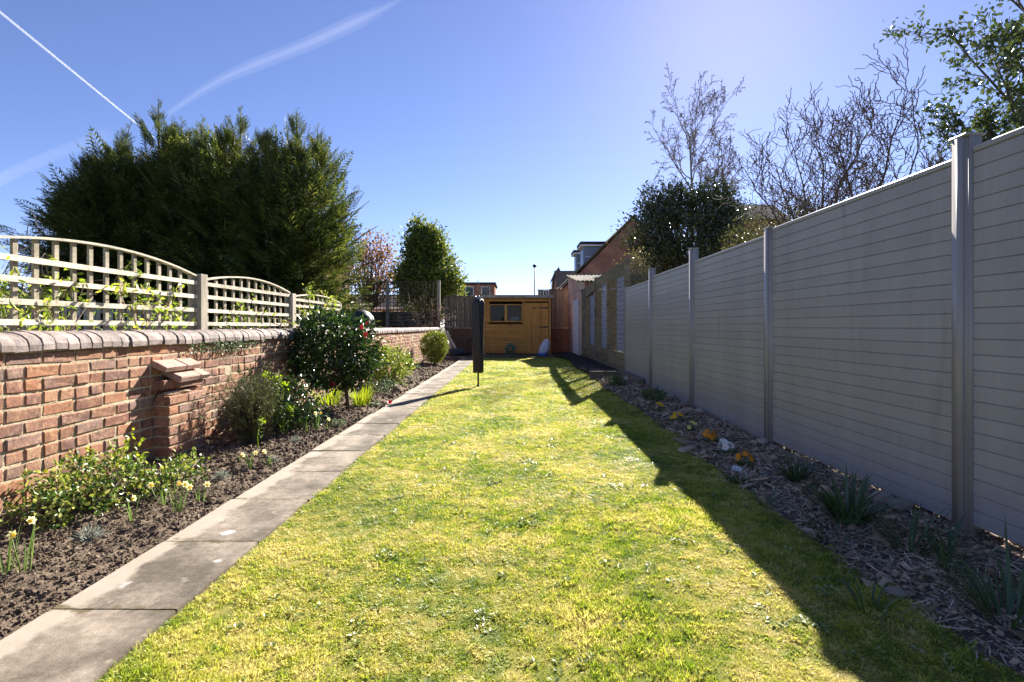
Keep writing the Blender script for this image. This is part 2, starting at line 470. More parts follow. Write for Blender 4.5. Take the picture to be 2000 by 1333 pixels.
# paving slab: speckle, blotches, pale lichen spots, brown moss near the short edges
def slabmat():
    m, nt, out = newmat('concrete_slab')
    tc = nd(nt, 'ShaderNodeTexCoord').outputs['Object']
    c = coords(nt)
    n1 = nd(nt, 'ShaderNodeTexNoise', None, {'Vector': c, 'Scale': 3.2, 'Detail': 8, 'Roughness': .65})
    n2 = nd(nt, 'ShaderNodeTexNoise', None, {'Vector': c, 'Scale': 260, 'Detail': 3, 'Roughness': .7})
    base = ramp(nt, n1.outputs[0], [(.10, .082, .063), (.185, .154, .122), (.285, .242, .197)], [.36, .5, .66])
    v = nd(nt, 'ShaderNodeMapRange', None, {'Value': n2.outputs[0], 'From Min': .3, 'From Max': .7, 'To Min': .55, 'To Max': 1.45})
    rs = nd(nt, 'ShaderNodeObjectInfo').outputs['Random']
    v2 = nd(nt, 'ShaderNodeMapRange', None, {'Value': rs, 'To Min': .9, 'To Max': 1.12})
    vv = nd(nt, 'ShaderNodeMath', {'operation': 'MULTIPLY'}, {0: v.outputs[0], 1: v2.outputs[0]})
    base = nd(nt, 'ShaderNodeHueSaturation', None, {'Color': base, 'Value': vv.outputs[0]}).outputs[0]
    n5 = nd(nt, 'ShaderNodeTexNoise', None, {'Vector': c, 'Scale': 28, 'Detail': 6, 'Roughness': .75})
    v5 = nd(nt, 'ShaderNodeMapRange', None, {'Value': n5.outputs[0], 'From Min': .32, 'From Max': .68, 'To Min': .68, 'To Max': 1.3})
    base = nd(nt, 'ShaderNodeHueSaturation', None, {'Color': base, 'Value': v5.outputs[0]}).outputs[0]
    # lichen spots
    w = nd(nt, 'ShaderNodeTexNoise', None, {'Vector': c, 'Scale': 22, 'Detail': 4})
    cw = nd(nt, 'ShaderNodeVectorMath', {'operation': 'MULTIPLY_ADD'}, {0: w.outputs['Color'], 1: (.05, .05, .05), 2: c})
    vo = nd(nt, 'ShaderNodeTexVoronoi', None, {'Vector': cw.outputs[0], 'Scale': 4.2, 'Randomness': 1})
    sp = nd(nt, 'ShaderNodeMapRange', None, {'Value': vo.outputs['Distance'], 'From Min': .10, 'From Max': .17, 'To Min': 1, 'To Max': 0})
    sel = nd(nt, 'ShaderNodeMath', {'operation': 'GREATER_THAN'}, {0: nd(nt, 'ShaderNodeSeparateColor', None, {'Color': vo.outputs['Color']}).outputs[0], 1: .5})
    sf = nd(nt, 'ShaderNodeMath', {'operation': 'MULTIPLY'}, {0: sp.outputs[0], 1: sel.outputs[0]})
    sf2 = nd(nt, 'ShaderNodeMath', {'operation': 'MULTIPLY'}, {0: sf.outputs[0], 1: .9})
    base = mixc(nt, sf2.outputs[0], base, (.50, .475, .45))
    vo2 = nd(nt, 'ShaderNodeTexVoronoi', None, {'Vector': cw.outputs[0], 'Scale': 11})
    sp2 = nd(nt, 'ShaderNodeMapRange', None, {'Value': vo2.outputs['Distance'], 'From Min': .08, 'From Max': .16, 'To Min': .35, 'To Max': 0})
    base = mixc(nt, sp2.outputs[0], base, (.42, .36, .26))
    # cleaner pale strip along the bed edge
    sx = nd(nt, 'ShaderNodeSeparateXYZ', None, {'Vector': tc})
    ed = nd(nt, 'ShaderNodeMath', {'operation': 'MULTIPLY_ADD'}, {0: n1.outputs[0], 1: -.30, 2: sx.outputs['X']})
    ef = nd(nt, 'ShaderNodeMapRange', None, {'Value': ed.outputs[0], 'From Min': -.292, 'From Max': -.252, 'To Min': .75, 'To Max': 0})
    base = mixc(nt, ef.outputs[0], base, (.37, .315, .26))
    # moss by the short edges
    ay = nd(nt, 'ShaderNodeMath', {'operation': 'ABSOLUTE'}, {0: sx.outputs['Y']})
    mo = nd(nt, 'ShaderNodeMath', {'operation': 'MULTIPLY_ADD'}, {0: w.outputs[0], 1: .20, 2: ay.outputs[0]})
    mf = nd(nt, 'ShaderNodeMapRange', None, {'Value': mo.outputs[0], 'From Min': .385, 'From Max': .42, 'To Min': 0, 'To Max': .9})
    base = mixc(nt, mf.outputs[0], base, (.09, .07, .03))
    b = nd(nt, 'ShaderNodeBsdfPrincipled', None, {'Base Color': base, 'Roughness': .88, 'Specular IOR Level': .3})
    ad = nd(nt, 'ShaderNodeMath', {'operation': 'MULTIPLY_ADD'}, {0: n1.outputs[0], 1: 2.0, 2: n2.outputs[0]})
    bp = nd(nt, 'ShaderNodeBump', None, {'Strength': .5, 'Distance': .003, 'Height': ad.outputs[0]})
    nt.links.new(bp.outputs[0], b.inputs['Normal'])
    nt.links.new(b.outputs[0], out.inputs[0])
    return m
MAT['slab'] = slabmat()

# lawn: patches of green, yellow moss and straw by place
def grassmat(name, cols, blade=True):
    m, nt, out = newmat(name)
    p = nd(nt, 'ShaderNodeNewGeometry').outputs['Position']
    n1 = nd(nt, 'ShaderNodeTexNoise', None, {'Vector': p, 'Scale': 1.5, 'Detail': 5, 'Roughness': .65})
    n2 = nd(nt, 'ShaderNodeTexNoise', None, {'Vector': p, 'Scale': 11, 'Detail': 3, 'Roughness': .6})
    f = nd(nt, 'ShaderNodeMath', {'operation': 'MULTIPLY_ADD'}, {0: n2.outputs[0], 1: .7, 2: -.35})
    f = nd(nt, 'ShaderNodeMath', {'operation': 'ADD'}, {0: f.outputs[0], 1: n1.outputs[0]})
    if blade:
        rs = nd(nt, 'ShaderNodeObjectInfo').outputs['Random']
        ri = nd(nt, 'ShaderNodeNewGeometry').outputs['Random Per Island']
        rr = nd(nt, 'ShaderNodeMath', {'operation': 'ADD'}, {0: rs, 1: ri})
        r2 = nd(nt, 'ShaderNodeMath', {'operation': 'MULTIPLY_ADD'}, {0: rr.outputs[0], 1: .20, 2: -.20})
        f = nd(nt, 'ShaderNodeMath', {'operation': 'ADD'}, {0: f.outputs[0], 1: r2.outputs[0]})
    c = ramp(nt, f.outputs[0], cols, [.30, .42, .52, .62, .74])
    b = nd(nt, 'ShaderNodeBsdfPrincipled', None, {'Base Color': c, 'Roughness': .5 if blade else .95, 'Specular IOR Level': .35 if blade else .1})
    if blade:
        tc = nd(nt, 'ShaderNodeHueSaturation', None, {'Color': c, 'Value': 1.35, 'Saturation': 1.05})
        t = nd(nt, 'ShaderNodeBsdfTranslucent', None, {'Color': tc.outputs[0]})
        mx = nd(nt, 'ShaderNodeMixShader', None, {0: .45, 1: b.outputs[0], 2: t.outputs[0]})
        nt.links.new(mx.outputs[0], out.inputs[0])
    else:
        bp = nd(nt, 'ShaderNodeBump', None, {'Strength': .8, 'Distance': .012, 'Height': n2.outputs[0]})
        nt.links.new(bp.outputs[0], b.inputs['Normal'])
        nt.links.new(b.outputs[0], out.inputs[0])
    return m
MAT['lawn'] = grassmat('lawn_moss', [(.07, .085, .018), (.12, .13, .026), (.18, .17, .04), (.24, .205, .06), (.28, .235, .09)], False)
MAT['blade'] = grassmat('grass_blade', [(.14, .23, .025), (.25, .335, .035), (.39, .425, .06), (.53, .495, .12), (.62, .555, .22)])
MAT['weed'] = leafmat('lawn_weed', [(.14, .22, .05), (.22, .28, .07), (.38, .40, .22)], .3, .36, .5)

MAT['conifer'] = leafmat('conifer_spray', [(.026, .045, .014), (.05, .075, .02), (.10, .122, .028), (.19, .195, .045)], .32, .5, .3, 1.3)
MAT['camellia'] = leafmat('camellia_leaf', [(.016, .036, .010), (.028, .058, .014), (.055, .095, .02)], .2, .36, .5, 1.6)
MAT['camflower'] = leafmat('camellia_petal', [(.42, .02, .03), (.60, .04, .06)], .25, .5)
MAT['box'] = leafmat('box_leaf', [(.10, .13, .02), (.17, .20, .03), (.24, .26, .05)], .4, .35)
MAT['euonymus'] = leafmat('euonymus_leaf', [(.035, .08, .02), (.06, .12, .025), (.10, .17, .03), (.30, .34, .06), (.48, .48, .14), (.08, .15, .03)], .3, .35)
MAT['euontip'] = leafmat('yellow_shoot', [(.24, .32, .04), (.46, .48, .07)], .4, .4)
MAT['rosemary'] = leafmat('rosemary_leaf', [(.05, .07, .025), (.09, .11, .035), (.15, .16, .06)], .25, .5)
MAT['lime'] = leafmat('euphorbia_bract', [(.22, .33, .03), (.36, .46, .05)], .45, .5)
MAT['strapyellow'] = leafmat('yellow_green_strap', [(.14, .22, .025), (.26, .33, .04), (.40, .42, .06)], .5, .4)
MAT['strap'] = leafmat('strap_leaf', [(.035, .075, .022), (.06, .11, .035), (.10, .15, .055)], .25, .28, .6)
MAT['daff'] = leafmat('daffodil_leaf', [(.09, .16, .045), (.15, .23, .06), (.22, .29, .09)], .35, .45)
MAT['daffpetal'] = leafmat('daffodil_petal', [(.80, .76, .40), (.88, .85, .55)], .4, .5)
MAT['daffcup'] = leafmat('daffodil_cup', [(.85, .66, .08), (.9, .74, .12)], .4, .5)
MAT['lavender'] = leafmat('grey_lavender', [(.18, .21, .17), (.30, .33, .28), (.42, .44, .39)], .25, .6)
MAT['periwinkle'] = leafmat('groundcover_leaf', [(.07, .12, .05), (.13, .18, .09), (.22, .26, .16)], .3, .35)
MAT['olive'] = leafmat('variegated_leaf', [(.10, .16, .03), (.18, .24, .04), (.38, .40, .10)], .4, .3)
MAT['redleaf'] = leafmat('red_leaf', [(.15, .08, .045), (.26, .14, .07), (.36, .22, .11), (.20, .12, .08)], .35, .45)
MAT['laurel'] = leafmat('laurel_leaf', [(.055, .09, .02), (.10, .15, .025), (.20, .24, .045), (.30, .30, .07)], .35, .35)
MAT['holly'] = leafmat('holly_leaf', [(.022, .035, .012), (.04, .06, .018), (.09, .10, .035)], .15, .25, .6)
MAT['golden'] = leafmat('golden_leaf', [(.16, .13, .04), (.28, .23, .09), (.36, .31, .15)], .35, .4)
MAT['eucalyptus'] = leafmat('tall_evergreen_leaf', [(.04, .065, .02), (.07, .10, .03), (.11, .14, .045)], .25, .3)
MAT['ivy'] = leafmat('ivy_leaf', [(.045, .06, .02), (.09, .10, .03), (.16, .13, .06)], .25, .4)
MAT['climber'] = leafmat('climber_leaf', [(.14, .22, .035), (.26, .33, .05), (.40, .40, .09)], .45, .35)
MAT['pyellow'] = leafmat('yellow_petal', [(.80, .48, .01), (.85, .56, .02)], .3, .5)
MAT['ppale'] = leafmat('pale_yellow_petal', [(.72, .68, .16), (.80, .76, .25)], .3, .5)
MAT['porange'] = leafmat('orange_petal', [(.70, .24, .01), (.85, .36, .015)], .3, .5)
MAT['pwhite'] = leafmat('white_petal', [(.80, .80, .80), (.86, .86, .86)], .3, .5)
MAT['pblue'] = leafmat('pale_blue_petal', [(.50, .58, .70), (.62, .68, .78)], .3, .5)
MAT['primleaf'] = leafmat('primrose_leaf', [(.05, .11, .03), (.10, .17, .045)], .3, .4)
MAT['chip'] = surf('bark_chip', [(.14, .09, .05), (.36, .26, .175), (.58, .47, .34)], 20, .9, .4, 120, rnd=.5, spec=.2)
MAT['straw'] = surf('straw', [(.38, .32, .24), (.60, .53, .43)], 20, .85, .2, 90, rnd=.35)

# ------------------------------------------------------------------ scattering ("stuff")
def scatter(name, pts, rots, scls, idx, protos, label, cat=None, parent=None):
    """one object; geometry nodes put a prototype on every point"""
    c = bpy.data.collections.new(name + '_pieces')
    for k, me in enumerate(protos):
        po = bpy.data.objects.new('%s_piece_%02d' % (name, k), me)
        c.objects.link(po)
    me = bpy.data.meshes.new(name)
    n = len(pts)
    me.vertices.add(n); me.vertices.foreach_set('co', np.asarray(pts, np.float32).ravel())
    for an, ty, arr in (('rot', 'FLOAT_VECTOR', rots), ('scl', 'FLOAT_VECTOR', scls)):
        a = me.attributes.new(an, ty, 'POINT'); a.data.foreach_set('vector', np.asarray(arr, np.float32).ravel())
    a = me.attributes.new('pick', 'INT', 'POINT'); a.data.foreach_set('value', np.asarray(idx, np.int32))
    o = bpy.data.objects.new(name, me); col.objects.link(o)
    if parent is not None: o.parent = parent
    g = bpy.data.node_groups.new(name + '_scatter', 'GeometryNodeTree')
    g.interface.new_socket('Geometry', in_out='INPUT', socket_type='NodeSocketGeometry')
    g.interface.new_socket('Geometry', in_out='OUTPUT', socket_type='NodeSocketGeometry')
    gi = g.nodes.new('NodeGroupInput'); go = g.nodes.new('NodeGroupOutput')
    ci = g.nodes.new('GeometryNodeCollectionInfo'); ci.inputs['Collection'].default_value = c
    ci.inputs['Separate Children'].default_value = True; ci.inputs['Reset Children'].default_value = True
    ip = g.nodes.new('GeometryNodeInstanceOnPoints'); ip.inputs['Pick Instance'].default_value = True
    def named(an, ty):
        q = g.nodes.new('GeometryNodeInputNamedAttribute'); q.data_type = ty; q.inputs['Name'].default_value = an
        return q.outputs['Attribute']
    e = g.nodes.new('FunctionNodeEulerToRotation')
    g.links.new(named('rot', 'FLOAT_VECTOR'), e.inputs[0])
    g.links.new(gi.outputs[0], ip.inputs['Points']); g.links.new(ci.outputs[0], ip.inputs['Instance'])
    g.links.new(named('pick', 'INT'), ip.inputs['Instance Index'])
    g.links.new(e.outputs[0], ip.inputs['Rotation']); g.links.new(named('scl', 'FLOAT_VECTOR'), ip.inputs['Scale'])
    g.links.new(ip.outputs[0], go.inputs[0])
    md = o.modifiers.new('scatter', 'NODES'); md.node_group = g
    return tag(o, label, cat, None, 'stuff')


# ------------------------------------------------------------------ the ground
WALL_X, PIER_X = -2.70, -2.585           # wall face, pier face
PATH0, PATH1 = -1.685, -1.225            # path edges
LAWN_R = 1.45
END = 17.3                               # far end of the lawn
FENCE_X = 2.235

def lawn_right(y): return 1.36 + 0.03 * min(y, 8) + 0.05 * math.sin(y * 1.3) + .02 * math.sin(y * 4.1)
def lawn_z(x, y): return 0.014 * mnoise.noise((x * 2.1, y * 2.1, 3.3)) + 0.006 * mnoise.noise((x * 9, y * 9, 1.0))
def bed_z(x, y):
    t = (PATH0 - x) / (PATH0 - WALL_X)
    return -0.035 + 0.075 * min(1, max(0, t)) ** .7 + 0.03 * mnoise.noise((x * 2.5, y * 2.5, 7)) + 0.018 * mnoise.noise((x * 9, y * 9, 2)) + 0.012 * mnoise.noise((x * 27, y * 27, 5)) + .006 * mnoise.noise((x * 70, y * 70, 4))
def mul_z(x, y):
    t = max(0, min(1, (x - 1.35) / .85))
    return -0.02 + .045 * t + .015 * mnoise.noise((x * 3, y * 3, 17)) + .012 * mnoise.noise((x * 14, y * 14, 12)) + .006 * mnoise.noise((x * 45, y * 45, 2)) + (.03 * min(1, max(0, y - 4) / 4)) + .06 * max(0, min(1, (x - 2.235) / .06))  # last term: rise added behind the fence to block sun under the panels


def sheet(name, x0, x1, y0, y1, step, zf, mat, label=None, kind='structure', warp=None):
    nx = max(2, int((x1 - x0) / step) + 1); ny = max(2, int((y1 - y0) / step) + 1)
    X, Y = np.meshgrid(np.linspace(0, 1, nx), np.linspace(y0, y1, ny))
    XX = np.empty_like(X); Z = np.empty_like(X)
    for j in range(ny):
        y = Y[j, 0]
        a, b = warp(y) if warp else (x0, x1)
        XX[j] = a + X[j] * (b - a)
        Z[j] = [zf(x, y) for x in XX[j]]
    V = np.stack([XX, Y, Z], 2).reshape(-1, 3)
    i = (np.arange(ny - 1)[:, None] * nx + np.arange(nx - 1)[None]).ravel()
    me = np_mesh(name, V, [np.stack([i, i + 1, i + nx + 1, i + nx], 1)], mat, True)
    o = bpy.data.objects.new(name, me); col.objects.link(o)
    return tag(o, label, None, None, kind)


g = MB().add([(-3000, -60, -.09), (3000, -60, -.09), (3000, 9000, -.09), (-3000, 9000, -.09)], [[0, 1, 2, 3]]).build('ground', MAT['ground'])
tag(g, kind='structure')
sheet('lawn', -1.3, 1.5, -0.6, END, 0.05, lambda x, y: lawn_z(x, y) - .004, MAT['lawn'], warp=lambda y: (PATH1 - .0, lawn_right(y) + .06))
sheet('soil_bed', -2.75, -1.66, 0.2, 18.6, 0.022, bed_z, MAT['soil'], warp=lambda y: (WALL_X - .03, PATH0 + .015))
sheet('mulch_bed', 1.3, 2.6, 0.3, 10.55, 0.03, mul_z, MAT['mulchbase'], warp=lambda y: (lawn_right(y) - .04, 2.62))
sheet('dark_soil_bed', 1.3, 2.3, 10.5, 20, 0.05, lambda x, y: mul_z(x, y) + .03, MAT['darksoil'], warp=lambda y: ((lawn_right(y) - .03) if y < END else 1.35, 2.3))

# path of 600 x 450 slabs
pb = MB().box(PATH0 + .004, PATH1 - .004, -.4, 17.15, -.085, .0035).build('path', MAT['jointfill'])
tag(pb, kind='structure')
slab_me = []
for k in range(4):
    bm = bmesh.new(); bmesh.ops.create_cube(bm, size=1)
    for v in bm.verts: v.co = (v.co.x * .454, v.co.y * .607, v.co.z * .05)
    bmesh.ops.bevel(bm, geom=bm.edges[:], offset=.003, segments=2, affect='EDGES')
    for v in bm.verts: v.co += Vector((random.uniform(-.0015, .0015), random.uniform(-.0015, .0015), 0))
    me = bpy.data.meshes.new('paving_slab'); bm.to_mesh(me); bm.free(); me.materials.append(MAT['slab'])
    slab_me.append(me)
y = 1.916 - .612 * 3.5
k = 0
while y < 17.0:
    put('paving_slab', slab_me[k % 4], pb, ((PATH0 + PATH1) / 2 + random.uniform(-.006, .006), y, -.013 + random.uniform(-.004, .004)), (random.uniform(-.006, .006), random.uniform(-.008, .008), random.uniform(-.006, .006)))
    y += .612; k += 1

# slab strip in front of the shed
sb = MB().box(-2.35, 1.45, 17.35, 19.2, -.088, -.02).build('shed_base', MAT['jointfill'])
tag(sb, kind='structure')
for i in range(5):
    for j in range(3):
        m = MB().box(-2.34 + i * .76, -2.34 + i * .76 + .745, 17.36 + j * .61, 17.36 + j * .61 + .6, -.02, .03 + random.uniform(0, .008))
        m.build('paving_slab', MAT['slab'], sb)

# ------------------------------------------------------------------ grass and other scattered ground cover
def tuft_mesh(name, n, L, W, spread, lean, mat):
    V = []; Q = []; T = []; o = 0
    for i in range(n):
        a = rng.uniform(0, 2 * np.pi); r = spread * math.sqrt(rng.uniform())
        p = np.array([r * math.cos(a), r * math.sin(a), -.004])
        b = a + rng.normal() * .8
        d = np.array([math.cos(b) * lean, math.sin(b) * lean, 1.0]) * np.array([rng.uniform(.3, 1.7), rng.uniform(.3, 1.7), 1])
        d = unit(d); s = unit(np.cross(d, [0, 0, 1]) + rng.normal(size=3) * .3)
        l = L * rng.uniform(.55, 1.2); w = W * rng.uniform(.7, 1.2)
        q = p + d * l * .55; d2 = unit(d + np.array([math.cos(b), math.sin(b), -.3]) * lean * rng.uniform(.2, 1.1)); t = q + d2 * l * .5
        V += [p - s * w / 2, p + s * w / 2, q + s * w * .42, q - s * w * .42, t]
        Q.append([o, o + 1, o + 2, o + 3]); T.append([o + 3, o + 2, o + 4]); o += 5
    return np_mesh(name, np.array(V), [np.array(Q), np.array(T)], mat)


def weed_mesh(name, n, L, W):
    a = rng.uniform(0, 6.28, n)
    P = np.stack([np.cos(a) * .006, np.sin(a) * .006, np.full(n, .006)], 1)
    D = np.stack([np.cos(a), np.sin(a), rng.uniform(.1, .9, n)], 1)
    V, Fc = leafgeo(P, D, np.tile([0, 0, 1.0], (n, 1)) + rng.normal(size=(n, 3)) * .3, rng.uniform(.6, 1.2, n) * L, W, 'oval', .1, .2)
    return np_mesh(name, V, Fc, MAT['weed'])


protos = [tuft_mesh('tuft', 13, .020, .0032, .019, .8, MAT['blade']) for _ in range(5)] + [tuft_mesh('moss', 16, .017, .0042, .018, 1.2, MAT['blade']) for _ in range(4)] + [weed_mesh('weed', 6, .019, .011) for _ in range(3)]
P = []; S = []
for (y0, y1, dens, sc_) in ((1.15, 3.0, 3600, 1.0), (3.0, 5.0, 2400, 1.15), (5, 8, 1500, 1.45), (8, 12, 900, 1.9), (12, END, 600, 2.3)):
    A = (y1 - y0) * 2.85; n = int(A * dens)
    xs = rng.uniform(PATH1 - .03, 1.72, n); ys = rng.uniform(y0, y1, n)
    for x, yy in zip(xs, ys):
        if x > lawn_right(yy) + rng.normal() * .05: continue
        if x < PATH1 + .008 + .030 * mnoise.noise((yy * 3.3, 0, 0)) + .022 * mnoise.noise((yy * 13, 5, 0)): continue
        if mnoise.noise((x * 8, yy * 8, 31)) < -.46 and rng.uniform() < .75: continue
        P.append((x, yy, lawn_z(x, yy) - .004)); S.append(sc_)
P = np.array(P); S = np.array(S); n = len(P)
hgt = np.array([0.95 + 0.75 * mnoise.noise((p[0] * 1.6, p[1] * 1.6, 9)) + .5 * mnoise.noise((p[0] * 7, p[1] * 7, 4)) for p in P]).clip(.45, 1.7)
mossy = np.array([mnoise.noise((p[0] * 1.1, p[1] * 1.1, 21)) for p in P])
u = rng.uniform(size=n)
weedy = np.array([mnoise.noise((p[0] * 4.5, p[1] * 4.5, 77)) for p in P]) > .33
idx = np.where(u < np.where(weedy, .08, .005), 9 + rng.integers(0, 3, n), np.where(rng.uniform(size=n) < (.38 + .6 * mossy), 5 + rng.integers(0, 4, n), rng.integers(0, 5, n)))
rot = np.stack([rng.normal(size=n) * .12, rng.normal(size=n) * .12, rng.uniform(0, 6.28, n)], 1)
scl = np.stack([S, S, S ** .55 * hgt], 1) * rng.uniform(.8, 1.2, n)[:, None]
idx = np.where((idx >= 9) & (P[:, 1] > 5), rng.integers(0, 5, n), idx)
scatter('grass', P, rot, scl, idx, protos, 'short mossy grass of the lawn, green and straw yellow')

# tall fringe of grass along the shaded edge and the path edge joins the same look
def rock_mesh(name, mat, sub=1, rough=.25, flat=1.0):
    bm = bmesh.new(); bmesh.ops.create_icosphere(bm, subdivisions=sub, radius=1)
    s = random.random() * 50
    for v in bm.verts:
        v.co *= 1 + rough * mnoise.noise(v.co * 1.3 + Vector((s, s, 0))) * 1.6 + random.uniform(-rough, rough) * .5
        v.co.z *= flat
    me = bpy.data.meshes.new(name); bm.to_mesh(me); bm.free(); me.materials.append(mat)
    return me

pr = [rock_mesh('clod', MAT['clod'], 1, .35, .7) for _ in range(5)] + [rock_mesh('pebble', MAT['stone'], 1, .2, .6)]
dl = np_mesh('dry_leaf', *leafgeo(np.array([[-1.1, 0, 0]]), np.array([[1., 0, .1]]), np.array([[0, .2, 1.]]), 2.4, 1.3, 'oval', .3, .2), MAT['deadtwig'])
pr.append(dl)
P = []; S = []
for (y0, y1, nn, s0) in ((1.2, 3.5, 15000, .0042), (3.5, 6.5, 9000, .007), (6.5, 18, 4000, .012)):
    for _ in range(nn):
        x = rng.uniform(WALL_X + .01, PATH0 + .0); yy = rng.uniform(y0, y1)
        s = s0 * rng.lognormal(0, .45)
        P.append((x, yy, bed_z(x, yy) + s * .25)); S.append(s)
n = len(P)
scatter('soil_crumbs', P, rng.uniform(0, 6.28, (n, 3)), np.array(S)[:, None] * rng.uniform(.7, 1.3, (n, 3)) * np.where(rng.uniform(size=n) < .02, 1.8, 1)[:, None], np.where(rng.uniform(size=n) < .035, rng.integers(5, 7, n), rng.integers(0, 5, n)), pr, 'loose dark brown soil crumbs along the brick wall')

def chip_mesh(mat, l, w, t):
    m = MB(); m.obox((0, 0, 0), (l / 2, 0, 0), (0, w / 2, 0), (0, 0, t / 2))
    me = m.mesh('chip', mat)
    for v in me.vertices: v.co += Vector((random.uniform(-.2, .2) * l, random.uniform(-.3, .3) * w, random.uniform(-.3, .3) * t))
    return me
pr = [chip_mesh(MAT['chip'], random.uniform(.7, 1.3), random.uniform(.25, .5), .12) for _ in range(5)] + [chip_mesh(MAT['straw'], 2.2, .09, .06) for _ in range(3)]
P = []; S = []; I = []
for (y0, y1, nn, s0) in ((.9, 3.2, 14000, .017), (3.2, 6, 9000, .023), (6, 10.4, 5000, .032)):
    for _ in range(nn):
        yy = rng.uniform(y0, y1); x = rng.uniform(min(2.2, lawn_right(yy) - .05 + .08 * rng.normal() ** 2), 2.5)
        if x > 2.55: continue
        s = s0 * rng.lognormal(-.1, .5)
        P.append((x, yy, mul_z(x, yy) + s * .08)); S.append(s)
        st = rng.uniform() < (.42 if mnoise.noise((x * 2, yy * 2, 40)) > .05 and yy < 4 else .12)
        I.append(5 + rng.integers(0, 3) if st else rng.integers(0, 5))
n = len(P)
scatter('bark_mulch', P, np.stack([rng.normal(size=n) * .35, rng.normal(size=n) * .35, rng.uniform(0, 6.28, n)], 1), np.array(S)[:, None] * np.ones((1, 3)), I, pr, 'grey brown bark chips and straw under the grey fence')

# ------------------------------------------------------------------ brick garden wall
def brick_mesh(lx, ly, lz, mat, rough=.0025):
    bm = bmesh.new(); bmesh.ops.create_cube(bm, size=1)
    for v in bm.verts: v.co = (v.co.x * lx, v.co.y * ly, v.co.z * lz)
    bmesh.ops.bevel(bm, geom=bm.edges[:], offset=.0055, segments=1, affect='EDGES')
    for v in bm.verts: v.co += Vector([random.uniform(-rough, rough) for _ in range(3)])
    me = bpy.data.meshes.new('brick'); bm.to_mesh(me); bm.free()
    if mat: me.materials.append(mat)
    return me

CH = .0765
W_Y0, W_Y1 = .4, 19.4
wall = thing('brick_wall', (WALL_X - .115, 8, -.08), 'low red brick garden wall with rounded grey coping along the soil bed', 'wall')
MB().box(WALL_X - .225, WALL_X - .0065, W_Y0, W_Y1, -.085, .905).build('mortar', MAT['mortar'], wall)
ST = [brick_mesh(.10, .211, .0635, MAT['brick'], .0035) for _ in range(6)]
HD = [brick_mesh(.10, .100, .0635, MAT['brick'], .0035) for _ in range(5)]
slots = []
for k in range(12):
    z = -.018 + CH * (k + .5)
    yy = W_Y0 + (.1125 if k % 2 else 0) + .03
    while yy < W_Y1 - .25:
        if k % 5 == 3 or random.random() < .2:
            for h in range(2): slots.append((yy + .056 + h * .1125, z, .1125))
        else: slots.append((yy + .1125, z, .225))
        yy += .225
PIER_D = (3.94, 4.42)
slots = [s for s in slots if not (s[0] > 4.9 and random.random() < .008)]
near = sorted([s for s in slots if s[0] > 2.45], key=lambda s: s[0] - s[2])[:298]
far = sorted(set(slots) - set(near))
for (yy, z, w) in near:
    me = random.choice(ST if w > .2 else HD)
    put('brick', me, wall, (WALL_X - .05 + random.uniform(-.002, .003), yy + random.uniform(-.003, .003), z + random.uniform(-.002, .002)), (random.uniform(-.008, .008), random.uniform(-.015, .015), random.uniform(-.008, .008)), random.choice([(1, 1, 1), (1, -1, 1), (1, 1, -1)]))
m = MB()
tv = {}
for key, me in (('s', ST[0]), ('h', HD[0])):
    v = np.array([x.co for x in me.vertices]); tv[key] = (v, [np.array([list(p.vertices) for p in me.polygons if len(p.vertices) == q]) for q in (3, 4)])
for (yy, z, w) in far:
    v, f = tv['s' if w > .2 else 'h']
    m.add(v + np.array([WALL_X - .05 + random.uniform(-.006, .006), yy, z]), [q for q in f if len(q)])
tag(m.build('brick_courses', MAT['brick_far'], wall), kind='stuff')

# half-round coping bricks on edge
def coping_profile(x0, x1, z0, zs, zt, n=9):
    c = (x0 + x1) / 2; r = (x1 - x0) / 2
    pts = [(x0, z0)] + [(c - r * math.cos(a), zs + (zt - zs) * math.sin(a)) for a in np.linspace(0, math.pi, n)] + [(x1, z0)]
    return pts
cop_me = []
for k in range(5):
    pr_ = coping_profile(-.145, .145, -.055, -.02, .055)
    m = MB().prism([(x, -.0405, z) for x, z in pr_], (0, .081, 0))
    me = m.mesh('coping_brick', MAT['coping'])
    bm = bmesh.new(); bm.from_mesh(me); bmesh.ops.bevel(bm, geom=[e for e in bm.edges if abs(e.verts[0].co.y - e.verts[1].co.y) < 1e-5], offset=.003, segments=1, affect='EDGES')
    for v in bm.verts: v.co += Vector([random.uniform(-.0012, .0012) for _ in range(3)])
    bm.to_mesh(me); bm.free(); cop_me.append(me)
MB().prism([(WALL_X - .12 + x * .93, .42, .957 + z * .9) for x, z in coping_profile(-.145, .145, -.055, -.02, .055)], (0, 18.9, 0)).build('coping_mortar', MAT['jointfill'], wall)
yy = .46; k = 0
mf = MB()
cv = np.array([x.co for x in cop_me[0].vertices]); cf = [np.array([list(p.vertices) for p in cop_me[0].polygons if len(p.vertices) == q]) for q in (3, 4, 5, 6, 11, 12, 13, 14)]
while yy < 19.3:
    px = WALL_X - .115 + random.uniform(-.007, .007); pz = .957 + random.uniform(-.005, .005)
    if 2.3 < yy < 9.5: put('coping_brick', cop_me[k % 5], wall, (px, yy, pz), (random.uniform(-.022, .022), random.uniform(-.02, .02), random.uniform(-.02, .02)))
    else: mf.add(cv + np.array([px, yy, pz]), [q for q in cf if len(q)])
    yy += .085 + random.uniform(-.003, .004); k += 1
tag(mf.build('coping_run', MAT['coping_far'], wall), kind='stuff')


